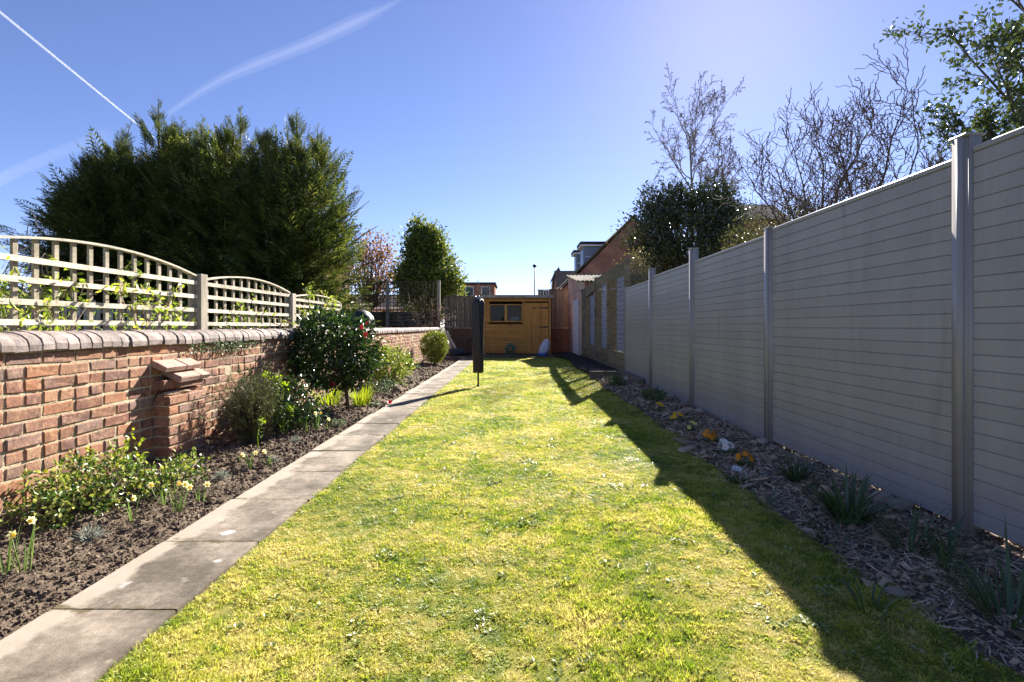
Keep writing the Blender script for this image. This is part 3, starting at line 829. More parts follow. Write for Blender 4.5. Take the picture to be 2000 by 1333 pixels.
def pier(y0, y1, top, label, first):
    p = MB().box(WALL_X - .02, PIER_X - .007, y0 + .013, y1 - .013, -.085, top - .004).build('pier', MAT['mortar'], wall)
    p['label'] = label
    w = y1 - y0
    nc = int(round((top + .018) / CH))
    for k in range(nc):
        z = -.018 + CH * (k + .5)
        cuts = [0, .5, 1] if k % 2 == 0 else [0, .26, .76, 1]
        for a, b in zip(cuts[:-1], cuts[1:]):
            me = brick_mesh(.112, (b - a) * w - .012, .0635, MAT['brick'], .0035)
            put('brick', me, p, (PIER_X - .056 + random.uniform(-.003, .003), y0 + (a + b) / 2 * w, z))
    # broken upper courses and the sloping cap bricks
    z = top
    c = (y0 + y1) / 2
    put('broken_brick', brick_mesh(.07, w * .55, .075, MAT['brick'], .008), p, (WALL_X + .03, y0 + w * .3, z + .03), (.15, 0, .12))
    put('broken_brick', brick_mesh(.085, w * .30, .07, MAT['brick'], .007), p, (WALL_X + .04, y0 + w * .82, z + .035))
    put('mortar_lump', rock_mesh('mortar_lump', MAT['mortar'], 2, .3, .5), p, (WALL_X + .045, y0 + w * .45, z + .045), None, (.05, w * .36, .05))
    put('brick', brick_mesh(.112, w * .62, .0665, MAT['brick']), p, (WALL_X + .055, y0 + w * .62, z + .115))
    put('brick', brick_mesh(.112, w * .30, .0665, MAT['brick']), p, (WALL_X + .02, y0 + w * .16, z + .118))
    for a, b in ((.22, .74), (.75, 1.0)):
        put('cap_brick', brick_mesh(.17, (b - a) * w, .045, MAT['capbrick']), p, (WALL_X + .062, y0 + (a + b) / 2 * w, z + .182), (0, .42, 0))
    for a, b in ((-.02, .5), (.51, .9)):
        put('cap_brick', brick_mesh(.15, (b - a) * w, .045, MAT['capbrick']), p, (WALL_X + .03, y0 + (a + b) / 2 * w, z + .265), (0, .42, 0))
    return p

pier(3.94, 4.42, .48, 'broken brick buttress capped with two steps of sloping bricks', True)
pier(10.3, 10.78, .48, 'farther brick buttress with sloping cap bricks, half behind the shrubs', False)

# ------------------------------------------------------------------ arched trellis behind the wall
TX = -2.975
posts = [PX(0, 1) * 0 + TX * F / (x - CX) for x in (388, 567, 663)]          # 4.97, 6.99, 8.96
posts = [abs(p) for p in posts]
posts = [2.72] + posts
tr = thing('arched_trellis', (TX, 6, -.09), 'pale weathered square trellis with arched tops rising behind the brick wall', 'trellis')
for k, d in enumerate(posts):
    h = (1.545, 1.53, 1.475, 1.43)[k]; w = .055 if k < 3 else .03
    MB().box(TX - w, TX + w, d - w, d + w, -.095, h).build('post', MAT['trellispost'], tr, bevel=.004)
pan_def = [(1.50, 1.615), (1.475, 1.572), (1.43, 1.50)]
for k in range(3):
    y0, y1 = posts[k] + .06, posts[k + 1] - (.06 if k < 2 else .035)
    ze, zp = pan_def[k]
    arch = lambda y, y0=y0, y1=y1, ze=ze, zp=zp: ze + (zp - ze) * (1 - ((y - (y0 + y1) / 2) / ((y1 - y0) / 2)) ** 2)
    pn = MB().box(TX - .012, TX + .006, y0, y0 + .022, 1.0, arch(y0)).build('panel', MAT['trellis'], tr)
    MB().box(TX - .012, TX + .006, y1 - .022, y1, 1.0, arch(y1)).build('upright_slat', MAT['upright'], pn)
    nv = (15, 12, 11)[k]
    for i in range(nv):
        yy = y0 + .07 + (y1 - y0 - .14) * i / (nv - 1) + random.uniform(-.004, .004)
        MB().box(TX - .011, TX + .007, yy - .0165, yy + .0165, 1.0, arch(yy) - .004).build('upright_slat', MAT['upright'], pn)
    for z in (1.065, 1.19, 1.32, 1.445):
        if z > ze - .02: z = ze - .03
        MB().obox((TX + .018, (y0 + y1) / 2, z), (.0095, 0, 0), (0, (y1 - y0) / 2 - .001, random.uniform(-.004, .004)), (0, 0, .0175)).build('cross_slat', MAT['trellis'], pn)
    m = MB(); n = 16
    ys = np.linspace(y0, y1, n + 1)
    for a, b in zip(ys[:-1], ys[1:]):
        m.add([(TX - .022, a, arch(a)), (TX + .028, a, arch(a)), (TX + .028, b, arch(b)), (TX - .022, b, arch(b)), (TX - .022, a, arch(a) + .015), (TX + .028, a, arch(a) + .015), (TX + .028, b, arch(b) + .015), (TX - .022, b, arch(b) + .015)], [MB.BF])
    m.build('arched_rail', MAT['trellis'], pn)

# a lower weathered fence in the next garden but one
X2 = -8.6
pf = thing('picket_fence', (X2, 11.5, -.09), 'low grey picket fence glimpsed through the arched trellis', 'fence')
m = MB()
for z in (.55, 1.35): m.box(X2 - .02, X2 + .02, 9.0, 14.3, z - .04, z + .04)
m.build('rail', MAT['trellispost'], pf)
yy = 9.0; shared = MB().box(-.012, .012, -.045, .045, 0, 1.58).mesh('picket', MAT['trellis'])
while yy < 14.3:
    put('picket', shared, pf, (X2 + .033, yy, -.09), (random.uniform(-.02, .02), 0, 0), (1, 1, random.uniform(.97, 1.06)))
    yy += .17

# ------------------------------------------------------------------ grey panel fence on the right
fy = [2.6 + 1.98 * k for k in range(-1, 5)]
pf = thing('panel_fence', (FENCE_X, 5, 0), 'tall grey plastic panel fence of narrow horizontal boards with taupe posts', 'fence')
ptop = {0: 1.99, 1: 1.965, 2: 1.885, 3: 2.0, 4: 1.97, 5: 1.83}
for k, d in enumerate(fy):
    if k == 5: continue
    bm = bmesh.new(); bmesh.ops.create_cube(bm, size=1)
    H = ptop[k]
    for v in bm.verts: v.co = (v.co.x * .098, v.co.y * .104, v.co.z * (H + .09))
    bmesh.ops.bevel(bm, geom=[e for e in bm.edges if abs(e.verts[0].co.z - e.verts[1].co.z) > .1], offset=.022, segments=4, affect='EDGES')
    me = bpy.data.meshes.new('post'); bm.to_mesh(me); bm.free(); me.materials.append(MAT['post'])
    for p in me.polygons: p.use_smooth = abs(p.normal.z) < .5
    po = put('post', me, pf, (FENCE_X - .006, d, (H - .09) / 2))
    MB().box(FENCE_X - .058, FENCE_X + .046, d - .055, d + .055, H, H + .014).build('post_cap', MAT['post'], po, bevel=.006)

def board_mesh(L):
    # tongue-and-groove plank: rounded shoulders, hollow groove at the top edge
    pr_ = [(-.017, 0), (-.0205, .0025), (-.0205, .0700), (-.0185, .0722), (-.0145, .0728), (-.0145, .0745), (.014, .0745), (.014, 0)]
    m = MB().prism([(x, -L / 2, z) for x, z in pr_], (0, L, 0))
    return m.mesh('board', MAT['fence'])
bme = board_mesh(1.875)
ptops = [1.91, 1.885, 1.845, 1.845, 1.80]
for k in range(5):
    y0, y1 = fy[k] + .055, fy[k + 1] - .055
    if k == 4: y1 += .05
    top = ptops[k]; n = 24; bot = top - .03 - n * .075
    pn = MB().box(FENCE_X - .001, FENCE_X + .010, y0, y1, bot + .01, top - .031).build('panel', MAT['fence'], pf)
    slope = (.018, .012, -.02, -.018, .0)[k]
    for i in range(n):
        put('board', bme, pn, (FENCE_X, (y0 + y1) / 2, bot + i * .075), (0, 0, 0), (1, (y1 - y0) / 1.875, 1))
    MB().box(FENCE_X - .027, FENCE_X + .018, y0, y1, top - .03, top).build('top_rail', MAT['fence'], pn, bevel=.005)
# stub rail edge where the fence stops at the timber screen
MB().box(FENCE_X - .03, FENCE_X + .03, fy[5] + .0, fy[5] + .05, -.09, 1.83).build('end_channel', MAT['post'], pf)

# ------------------------------------------------------------------ timber lattice screen beyond the fence
SX = 2.27
ls = thing('lattice_screen', (SX, 13.7, -.09), 'weathered timber screen with pale and brown diagonal lattice beyond the grey fence', 'screen')
sp = [10.64, 12.7, 14.65, 16.9]
for k, d in enumerate(sp):
    w = .05
    MB().box(SX - w, SX + w, d - w, d + w, -.095, (2.42, 2.41, 2.40, 2.27)[k]).build('post', MAT['sleeper'], ls, bevel=.004)
MB().box(SX - .06, SX + .06, 17.0, 17.32, -.095, 2.2).build('end_board', MAT['greenwood'], ls)
MB().box(SX - .10, SX + .10, 16.97, 17.38, 2.2, 2.23).build('end_cap', MAT['darkwood'], ls)
for k in range(3):
    y0, y1 = sp[k] + .055, sp[k + 1] - .055
    t0, t1 = (2.38, 2.38, 2.36)[k], (2.38, 2.36, 2.2)[k]
    m = MB().add([(SX - .02, y0, t0 - .28), (SX + .02, y0, t0 - .28), (SX + .02, y1, t1 - .26), (SX - .02, y1, t1 - .26), (SX - .02, y0, t0), (SX + .02, y0, t0), (SX + .02, y1, t1), (SX - .02, y1, t1)], [MB.BF])
    m.build('top_board', MAT['greenwood'], ls)
    for z0, z1 in ((.0, .17), (.18, .35), (.36, .50)):
        MB().box(SX - .028, SX + .02, y0, y1, z0, z1).build('gravel_board', MAT['greenwood'], ls, bevel=.004)
    ym = (y0 + y1) / 2
    MB().box(SX - .022, SX + .018, ym - .03, ym + .03, .505, t1 - .27).build('stile', MAT['sleeper'], ls)
    for a, b, mt, pit in ((y0, ym - .032, MAT['paleblue'], .125), (ym + .032, y1, MAT['brownlath'], .12)):
        z0, z1 = .505, t1 - .265
        m = MB(); w = b - a; h = z1 - z0
        for layer, sgn in ((0, 1), (1, -1)):
            c = -h * 1.0
            while c < w + h:
                # line: y = a + c + s*t , z = z0 + 1.5 t, clipped to the panel
                sl_ = .62 * sgn
                c0 = c if sgn > 0 else c
                lo, hi = 0.0, h
                ylo = c0; yhi = c0 + sl_ * h
                # clip
                def tt(yv): return (yv - c0) / sl_
                ts = sorted([tt(0), tt(w)])
                lo, hi = max(0, ts[0]), min(h, ts[1])
                if hi - lo > .05:
                    xo = SX - .008 + layer * .009
                    m.bar((xo, a + c0 + sl_ * lo, z0 + lo), (xo, a + c0 + sl_ * hi, z0 + hi), 0.0075, .019, up=(0, sgn * 1.0, -.62))
                c += pit
        tag(m.build('lattice', mt, ls), kind='stuff')

# ------------------------------------------------------------------ shed
SD = 19.3
sx0, sx1 = PX(945, SD), PX(1075, SD)
shd = thing('garden_shed', ((sx0 + sx1) / 2, SD, .03), 'orange brown timber garden shed with window and plank door', 'shed')
ST_, SB_ = 2.10, .035
# window opening in x and z
wx0, wx1, wz0, wz1 = PX(957, SD), PX(1019, SD), 1.24, 1.82
dx0, dx1 = PX(1024, SD), PX(1071, SD)
yb = SD + 1.75
for x0 in (sx0, sx1 - .02):
    MB().prism([(x0, SD + .022, SB_), (x0, yb, SB_), (x0, yb, 1.853), (x0, SD + .022, 2.105)], (.02, 0, 0)).build('side_wall', MAT['shed'], shd)
MB().box(sx0 + .021, sx1 - .021, yb - .02, yb, SB_, 1.853).build('rear_wall', MAT['shed'], shd)
MB().box(sx0 + .03, sx1 - .03, SD + .03, yb - .03, .034, .07).build('floor_boards', MAT['darkwood'], shd)
bh = .118; z = SB_ + .03
while z < ST_ - .01:
    zt = min(z + bh - .011, ST_)
    if zt > wz0 - .03 and z < wz1 + .03:
        spans = [(sx0 + .06, wx0 - .03)]
        if wx1 + .03 < dx0 - .05: spans.append((wx1 + .03, dx0 - .03))
        for a, b in spans: MB().box(a, b, SD + .002, SD + .02, z, zt).build('cladding_board', MAT['shed'], shd)
    elif z < 1.93: MB().box(sx0 + .06, dx0 - .03, SD + .002, SD + .02, z, zt).build('cladding_board', MAT['shed'], shd)
    else: MB().box(sx0 + .06, sx1 - .06, SD + .002, SD + .02, z, zt).build('cladding_board', MAT['shed'], shd)
    z += bh
for x0, x1 in ((sx0 - .012, sx0 + .058), (sx1 - .058, sx1 + .012), (dx0 - .028, dx0 - .004)):
    MB().box(x0, x1, SD - .022, SD + .02, SB_, ST_).build('corner_trim', MAT['sheddoor'], shd)
MB().add([(sx0 - .08, SD - .12, 2.13), (sx1 + .08, SD - .12, 2.13), (sx1 + .08, yb + .1, 1.84), (sx0 - .08, yb + .1, 1.84), (sx0 - .08, SD - .12, 2.175), (sx1 + .08, SD - .12, 2.175), (sx1 + .08, yb + .1, 1.885), (sx0 - .08, yb + .1, 1.885)], [MB.BF]).build('roof', MAT['felt'], shd)
MB().box(sx0 - .085, sx1 + .085, SD - .145, SD - .122, 2.08, 2.185).build('fascia', MAT['trellispost'], shd)
win = MB().box(wx0 - .03, wx1 + .03, SD - .012, SD + .018, wz1, wz1 + .035).box(wx0 - .03, wx1 + .03, SD - .03, SD + .018, wz0 - .04, wz0).box(wx0 - .03, wx0, SD - .012, SD + .018, wz0, wz1).box(wx1, wx1 + .03, SD - .012, SD + .018, wz0, wz1).box((wx0 + wx1) / 2 - .045, (wx0 + wx1) / 2 + .045, SD - .012, SD + .018, wz0, wz1).build('window', MAT['sheddoor'], shd)
for a, b in ((wx0, (wx0 + wx1) / 2 - .045), ((wx0 + wx1) / 2 + .045, wx1)):
    MB().box(a, b, SD + .004, SD + .008, wz0, wz1).build('pane', MAT['glass'], win)
door = MB().box(dx0, dx1, SD + .0, SD + .02, SB_ + .02, 1.9).build('door', MAT['sheddoor'], shd)
nb = 8
for i in range(nb):
    a = dx0 + (dx1 - dx0) * i / nb
    MB().box(a + .005, a + (dx1 - dx0) / nb - .005, SD - .014, SD - .001, SB_ + .02, 1.9).build('door_board', MAT['sheddoor'], door)
for z in (1.72, 1.02):
    MB().add([(dx1 - .36, SD - .022, z - .012), (dx1 - .02, SD - .022, z - .03), (dx1 - .02, SD - .022, z + .03), (dx1 - .36, SD - .022, z + .012), (dx1 - .36, SD - .0145, z - .012), (dx1 - .02, SD - .0145, z - .03), (dx1 - .02, SD - .0145, z + .03), (dx1 - .36, SD - .0145, z + .012)], [[0, 1, 2, 3], [7, 6, 5, 4], [0, 4, 5, 1], [1, 5, 6, 2], [2, 6, 7, 3], [3, 7, 4, 0]]).build('strap_hinge', MAT['iron'], door)
MB().box(dx0 + .30, dx0 + .42, SD - .03, SD - .0145, 1.70, 1.735).build('latch', MAT['iron'], door)
# things on a shelf behind the panes
MB().box(wx0 - .1, wx1 + .1, SD + .10, SD + .40, 1.215, 1.235).build('shelf', MAT['darkwood'], shd)
t = thing('blue_tub', (wx0 + .22, SD + .25, 1.235), 'blue plastic tub behind the left shed pane', 'tub')
MB().lathe((wx0 + .22, SD + .25, 1.235), [(.09, 0), (.13, .16), (.14, .16), (.14, .18), (.12, .18)], 18).build('tub_body', MAT['blue'], t, True)
t = thing('white_box', (wx1 - .25, SD + .25, 1.235), 'small white box behind the right shed pane', 'box')
MB().box(wx1 - .42, wx1 - .12, SD + .2, SD + .32, 1.235, 1.36).build('box_body', MAT['white'], t, bevel=.004)
MB().box(wx1 - .43, wx1 - .11, SD + .19, SD + .33, 1.36, 1.39).build('box_lid', MAT['white'], t, bevel=.004)

# hose reel in front of the shed
hx, hy = PX(997, 18.7), 18.7
t = thing('hose_reel', (hx, hy, .035), 'green garden hose on a small reel before the shed', 'hose reel')
m = MB()
for s in (-1, 1):
    m.tube([(hx - .17, hy + s * .14, .04), (hx, hy + s * .14, .44)], [.012, .012], 6).tube([(hx + .17, hy + s * .14, .04), (hx, hy + s * .14, .44)], [.012, .012], 6)
    m.tube([(hx - .19, hy + s * .14, .045), (hx + .19, hy + s * .14, .045)], [.012, .012], 6)
m.tube([(hx - .0, hy - .16, .25), (hx, hy + .16, .25)], [.02, .02], 8)
m.tube([(hx + .0, hy - .14, .44), (hx + .0, hy + .14, .44)], [.012, .012], 6)
m.build('frame', MAT['hose'], t, True)
for s in (-1, 1):
    m = MB(); a = np.linspace(0, 2 * np.pi, 25)
    m.tube([(hx + .19 * math.cos(q), hy + s * .11, .25 + .19 * math.sin(q)) for q in a], [.011] * 25, 6)
    for q in np.linspace(0, math.pi, 4)[:-1]: m.bar((hx - .19 * math.cos(q), hy + s * .11, .25 - .19 * math.sin(q)), (hx + .19 * math.cos(q), hy + s * .11, .25 + .19 * math.sin(q)), .012, .02, up=(0, 1, 0))
    m.build('wheel', MAT['hose'], t, True)
m = MB(); a = np.linspace(0, 2 * np.pi * 11, 240)
m.tube([(hx + (.12 + .02 * math.sin(q * .09)) * math.cos(q), hy - .09 + .18 * (0.5 + .5 * math.sin(q / 11)), .25 + (.12 + .02 * math.sin(q * .09)) * math.sin(q)) for q in a], [.009] * 240, 5)
m.build('hose', MAT['hose'], t, True)

# white sack by the shed door
kx, ky = PX(1060, 18.4), 18.4
t = thing('sack', (kx, ky, .035), 'crumpled white sack with a blue base leaning by the shed door', 'sack')
def lump(c, prof, n=22, wob=.12, squash=(1, 1), lean=(0, 0), seed=0):
    V = []; a = np.linspace(0, 2 * np.pi, n, endpoint=False)
    for r, z in prof:
        rr = np.array([r * (1 + wob * mnoise.noise((math.cos(q) * 1.7 + seed, math.sin(q) * 1.7, z * 7)) + wob * .6 * mnoise.noise((math.cos(q) * 5 + seed, math.sin(q) * 5, z * 16))) for q in a])
        V.append(np.stack([c[0] + rr * np.cos(a) * squash[0] + lean[0] * z, c[1] + rr * np.sin(a) * squash[1] + lean[1] * z, np.full(n, c[2] + z)], 1))
    i = np.arange(n); j = (i + 1) % n
    fs = np.vstack([np.stack([i + k * n, j + k * n, j + (k + 1) * n, i + (k + 1) * n], 1) for k in range(len(prof) - 1)])
    return MB().add(np.vstack(V), [fs, i[::-1], i + (len(prof) - 1) * n])
lump((kx, ky, .03), [(.19, 0), (.205, .03), (.2, .085)], 24, .1, (.9, .75)).build('blue_base', MAT['blue'], t, True)
lump((kx, ky, .10), [(.19, 0), (.2, .06), (.195, .14), (.19, .22), (.175, .3), (.155, .36), (.13, .42), (.095, .465), (.05, .49), (.015, .5)], 28, .34, (.9, .75), (.30, .1), 3).build('sack_body', MAT['sack'], t, True)

# ------------------------------------------------------------------ rotary airer under its black cover
ax, ay = PX(934, GD(755)), GD(755)
t = thing('rotary_airer', (ax, ay, 0), 'folded rotary clothes airer under a narrow black cover on the lawn', 'clothes airer')
MB().tube([(ax, ay, -.06), (ax, ay, 1.52)], [.016, .016], 10).build('pole', MAT['blackmetal'], t, True)
MB().tube([(ax, ay, -.06), (ax, ay, .03)], [.028, .026], 12).build('ground_socket', MAT['blackmetal'], t, True)
pr_ = [(.010, .235), (.078, .238), (.080, .30), (.079, .5), (.083, .75), (.081, 1.0), (.085, 1.2), (.084, 1.36), (.086, 1.45), (.07, 1.50), (.045, 1.52)]
n = 28; V = []; a = np.linspace(0, 2 * np.pi, n, endpoint=False)
for r, z in pr_:
    rr = r * (1 + .20 * np.sin(a * 4 + z * .9) + .09 * np.sin(a * 7 - z * 3.1) + .05 * np.sin(a * 11 + z * 9))
    V.append(np.stack([ax + rr * np.cos(a), ay + rr * np.sin(a), np.full(n, z)], 1))
i = np.arange(n); j = (i + 1) % n
MB().add(np.vstack(V), [np.vstack([np.stack([i + k * n, j + k * n, j + (k + 1) * n, i + (k + 1) * n], 1) for k in range(len(pr_) - 1)]), i[::-1], i + (len(pr_) - 1) * n]).build('cover', MAT['black'], t, True)
m = MB()
for q in range(4):
    b = q * math.pi / 2 + .5
    m.tube([(ax + .02 * math.cos(b), ay + .02 * math.sin(b), 1.5), (ax + .05 * math.cos(b), ay + .05 * math.sin(b), 1.56), (ax + .075 * math.cos(b), ay + .075 * math.sin(b), 1.555)], [.011] * 3, 6)
m.tube([(ax, ay, 1.5), (ax, ay, 1.57)], [.025, .02], 8)
m.build('arm_tips', MAT['steel'], t, True)

# ------------------------------------------------------------------ back boundary: brick footing + close-board fence
bw = thing('back_brick_wall', (-.7, 21.3, -.09), 'dark brick dwarf wall beneath the back fence behind the shed', 'wall')
MB().box(-2.8, 2.75, 21.2, 21.42, -.095, .95).build('mortar', MAT['mortar'], bw)
m = MB()
for k in range(13):
    yy = -2.8 + (.1125 if k % 2 else 0)
    while yy < 2.5:
        m.box(yy + .005, yy + .22, 21.19, 21.25, -.05 + k * CH + .005, -.05 + (k + 1) * CH - .005); yy += .225
tag(m.build('brick_courses', MAT['darkbrick'], bw), kind='stuff')
MB().box(-2.82, 2.76, 21.15, 21.46, .951, 1.0).build('coping', MAT['mortar'], bw)
cb = thing('back_fence', (-.5, 21.35, 1.0), 'brown vertical board fence behind the shed', 'fence')
bmesh_ = MB().box(-.052, .052, -.009, .009, 0, 1.0).mesh('fence_board', MAT['backfence'])
x = -2.78
while x < 2.7:
    h = 1.25 if x < .9 else 1.5
    put('fence_board', bmesh_, cb, (x, 21.30 + (.006 if int(x * 10) % 2 else 0), 1.0), None, (1, 1, h + random.uniform(-.01, .01))); x += .108
for z in (1.25, 1.75, 2.15): MB().box(-2.8, 2.7, 21.33, 21.37, z, z + .07).build('rail', MAT['backfence'], cb)
MB().box(-2.84, .9, 21.26, 21.36, 2.25, 2.28).build('capping', MAT['backfence'], cb)
MB().box(.9, 2.74, 21.26, 21.36, 2.5, 2.53).build('capping', MAT['backfence'], cb)
for x in (-1.75, -.3, 1.45): MB().box(x - .05, x + .05, 21.2, 21.287, 1.0, 2.3 if x < .9 else 2.55).build('post', MAT['backfence'], cb)

# neighbour's trellis-topped fence
NX0, NX1, NY = PX(655, 20), PX(857, 20), 20.0
nf = thing('trellis_topped_fence', ((NX0 + NX1) / 2, NY, -.09), 'dark neighbouring fence topped with square trellis beyond the wall', 'fence')
for px_ in (672, 757, 857):
    x = PX(px_, NY); MB().box(x - .055, x + .055, NY - .05, NY + .05, -.095, 2.78).build('post', MAT['trellispost'], nf)
b2 = MB().box(-.07, .07, -.008, .008, 0, 1.66).mesh('fence_board', MAT['darkwood'])
x = NX0 - 1.5
while x < NX1:
    put('fence_board', b2, nf, (x, NY + .03, -.06)); x += .143
for a, b in ((NX0 - 1.5, PX(757, NY)), (PX(757, NY), NX1)):
    m = MB(); x = a + .1
    while x < b - .05: m.box(x - .012, x + .012, NY - .008, NY + .006, 1.6, 2.7); x += .135
    z = 1.68
    while z < 2.72: m.box(a, b, NY - .024, NY - .009, z - .012, z + .012); z += .135
    m.box(a, b, NY - .03, NY + .02, 2.70, 2.74)
    tag(m.build('trellis', MAT['darkwood'], nf), kind='stuff')
m = MB(); a, b = PX(757, NY), NX1
for z in np.arange(.7, 1.6, .14): m.box(a, b, NY - .04, NY - .026, z - .008, z + .008)
tag(m.build('wire_rows', MAT['trellispost'], nf), kind='stuff')

# ------------------------------------------------------------------ outbuilding on the right
ob = thing('outbuilding', (3.6, 19, -.09), 'brick outbuilding with mossy sloping sheet roof beside the back fence', 'outbuilding')
bx0, bx1, by0, by1 = 2.12, 5.2, 17.45, 20.85
MB().prism([(bx0, by0, -.095), (bx0, by1, -.095), (bx0, by1, 3.02), (bx0, by0, 2.52)], (.2, 0, 0)).build('side_wall', MAT['housebrick_side'], ob)
MB().prism([(bx0 - .004, by0 + .02, .1), (bx0 - .004, by0 + 1.7, .1), (bx0 - .004, by0 + 1.7, 1.95), (bx0 - .004, by0 + .02, 1.95)], (-.008, 0, 0)).build('whitewashed_patch', MAT['whitewash'], ob)
MB().box(bx0 + .201, bx1, by0, by0 + .2, -.095, 2.5).build('front_wall', MAT['housebrick'], ob)
MB().box(bx0 + .201, bx1, by1 - .2, by1, -.095, 3.0).build('rear_wall', MAT['housebrick'], ob)
V = []; nxx = 80
xs = np.linspace(bx0 - .08, bx1 + .1, nxx)
for yy, zz in ((by0 - .2, 2.53), (by1 + .1, 3.07)):
    for k, x in enumerate(xs): V.append((x, yy, zz + .022 * math.sin(x * 2 * math.pi / .146)))
i = np.arange(nxx - 1)
V = np.array(V); V2 = V + np.array([0, 0, .008])
MB().add(np.vstack([V, V2]), [np.stack([i, i + nxx, i + nxx + 1, i + 1], 1), np.stack([i, i + 1, i + nxx + 1, i + nxx], 1) + 2 * nxx]).build('roof_sheets', MAT['corrugated'], ob, True)
MB().box(bx0 - .1, bx1 + .1, by1 + .06, by1 + .13, 3.05, 3.13).build('ridge_board', MAT['greenwood'], ob)
MB().prism([(2.46, by0 - .05, 2.28), (2.46, by0 - .9, 2.18), (2.46, by0 - .9, 2.2), (2.46, by0 - .05, 2.30)], (1.3, 0, 0)).build('porch_sheet', MAT['white'], ob)
MB().box(3.6, 3.66, by0 - .86, by0 - .8, -.095, 2.185).box(2.5, 2.55, by0 - .86, by0 - .8, -.095, 2.185).build('porch_post', MAT['white'], ob)

# ------------------------------------------------------------------ far houses
def gable_house(name, label, d, depth, xr, yr, xe, ye, brick, grp=None):
    """gable towards the camera; (xr,yr) ridge pixel, (xe,ye) left eave pixel"""
    rx, rz, ex, ez = PX(xr, d), PZ(yr, d), PX(xe, d), PZ(ye, d)
    ex2 = 2 * rx - ex
    h = thing(name, (rx, d, -.09), label, 'house', grp)
    MB().prism([(ex + .25, d, -.095), (ex2 - .25, d, -.095), (ex2 - .25, d, ez), (rx, d, rz - .15), (ex + .25, d, ez)], (0, depth, 0)).build('walls', brick, h)
    for s, e in ((-1, ex), (1, ex2)):
        n = Vector((-(rz - ez) * -s, 0, abs(e - rx))).normalized() * .16
        MB().prism([(rx, d - .2, rz), (e, d - .2, ez), (e + n.x * 0, d - .2, ez + .16), (rx, d - .2, rz + .16)], (0, depth + .4, 0)).build('roof_slope', MAT['rooftile'], h)
    MB().prism([(ex - .05, d - .25, ez - .05), (rx, d - .25, rz - .08), (rx, d - .25, rz + .14), (ex - .05, d - .25, ez + .17)], (0, .04, 0)).build('barge_board', MAT['darkwood'], h)
    return h, rx, rz, ex, ez

HD_ = 45
h, rx, rz, ex, ez = gable_house('brick_house', 'large brick gable house with grey dormers behind the holly', HD_, 14, 1237, 424, 1108, 552, MAT['housebrick'])
def dormer(x0, x1, ztop, hgt, y0, y1):
    dm = MB().box(x0, x1, y0, y1, ztop - hgt, ztop - .25).build('dormer', MAT['dormer'], h)
    MB().box(x0 - .3, x1 + .1, y0 - .25, y1 + .25, ztop - .25, ztop - .12).build('dormer_fascia', MAT['white'], dm)
    MB().box(x0 - .32, x1 + .12, y0 - .27, y1 + .27, ztop - .12, ztop + .14).build('dormer_roof', MAT['rooftile'], dm)
    MB().box(x0 - .03, x0 + .0 - .002, y0 + .2, y1 - .2, ztop - hgt + .2, ztop - .4).build('dormer_window', MAT['glass'], dm)
    MB().box(x0 + .1, x1, y0 - .012, y0 - .002, ztop - hgt * .55, ztop - hgt * .52).build('dormer_flashing', MAT['white'], dm)
dormer(PX(1140, 47), PX(1200, 47), PZ(476, 47), 2.2, 47, 49.2)
dormer(PX(1126, 54), PX(1180, 54), PZ(492, 54), 2.2, 54, 56)
h2, *_r = gable_house('small_house', 'small dark roofed house farthest along the skyline right of the lamp', 75, 9, 1091, 524, 1082, 545, MAT['housebrick'])
t = thing('terrace_house', (PX(1112, 62), 62, -.09), 'dark tiled terrace house left of the large gable house', 'house')
xa, xb = PX(1090, 62), PX(1150, 62); zt, ze = PZ(523, 62), PZ(561, 62)
MB().prism([(xa, 62.6, -.095), (xa, 69, -.095), (xa, 69, ze), (xa, 66, zt - .2), (xa, 62.6, ze)], (xb - xa, 0, 0)).build('walls', MAT['housebrick'], t)
MB().prism([(xa - .15, 62.3, ze - .12), (xa - .15, 66, zt - .12), (xa - .15, 66, zt + .05), (xa - .15, 62.3, ze + .05)], (xb - xa + .3, 0, 0)).build('roof_slope', MAT['rooftile'], t)
MB().prism([(xa - .15, 69.6, ze - .12), (xa - .15, 66.01, zt - .12), (xa - .15, 66.01, zt + .05), (xa - .15, 69.6, ze + .05)], (xb - xa + .3, 0, 0)).build('roof_slope', MAT['rooftile'], t)
MB().box(xa - .1, xb, 62.15, 62.28, ze - .2, ze - .05).build('gutter', MAT['white'], t)

t = thing('flat_roofed_building', (PX(930, 48), 50, -.09), 'low brown flat roofed building above the back fence', 'building')
xa, xb = PX(893, 48), PX(966, 48)
MB().box(xa, xb, 48, 53, -.095, PZ(556, 48)).build('walls', MAT['housebrick'], t)
MB().box(xa - .12, xb + .12, 47.85, 53.1, PZ(556, 48), PZ(552, 48)).build('roof_edge', MAT['rooftile'], t)
for k in range(2):
    x = xa + .7 + k * 1.5
    w_ = MB().box(x, x + .8, 47.97, 48 - .002, PZ(580, 48), PZ(560, 48)).build('window', MAT['white'], t)
    MB().box(x + .06, x + .74, 47.955, 47.969, PZ(580, 48) + .06, PZ(560, 48) - .06).build('pane', MAT['glass'], w_)

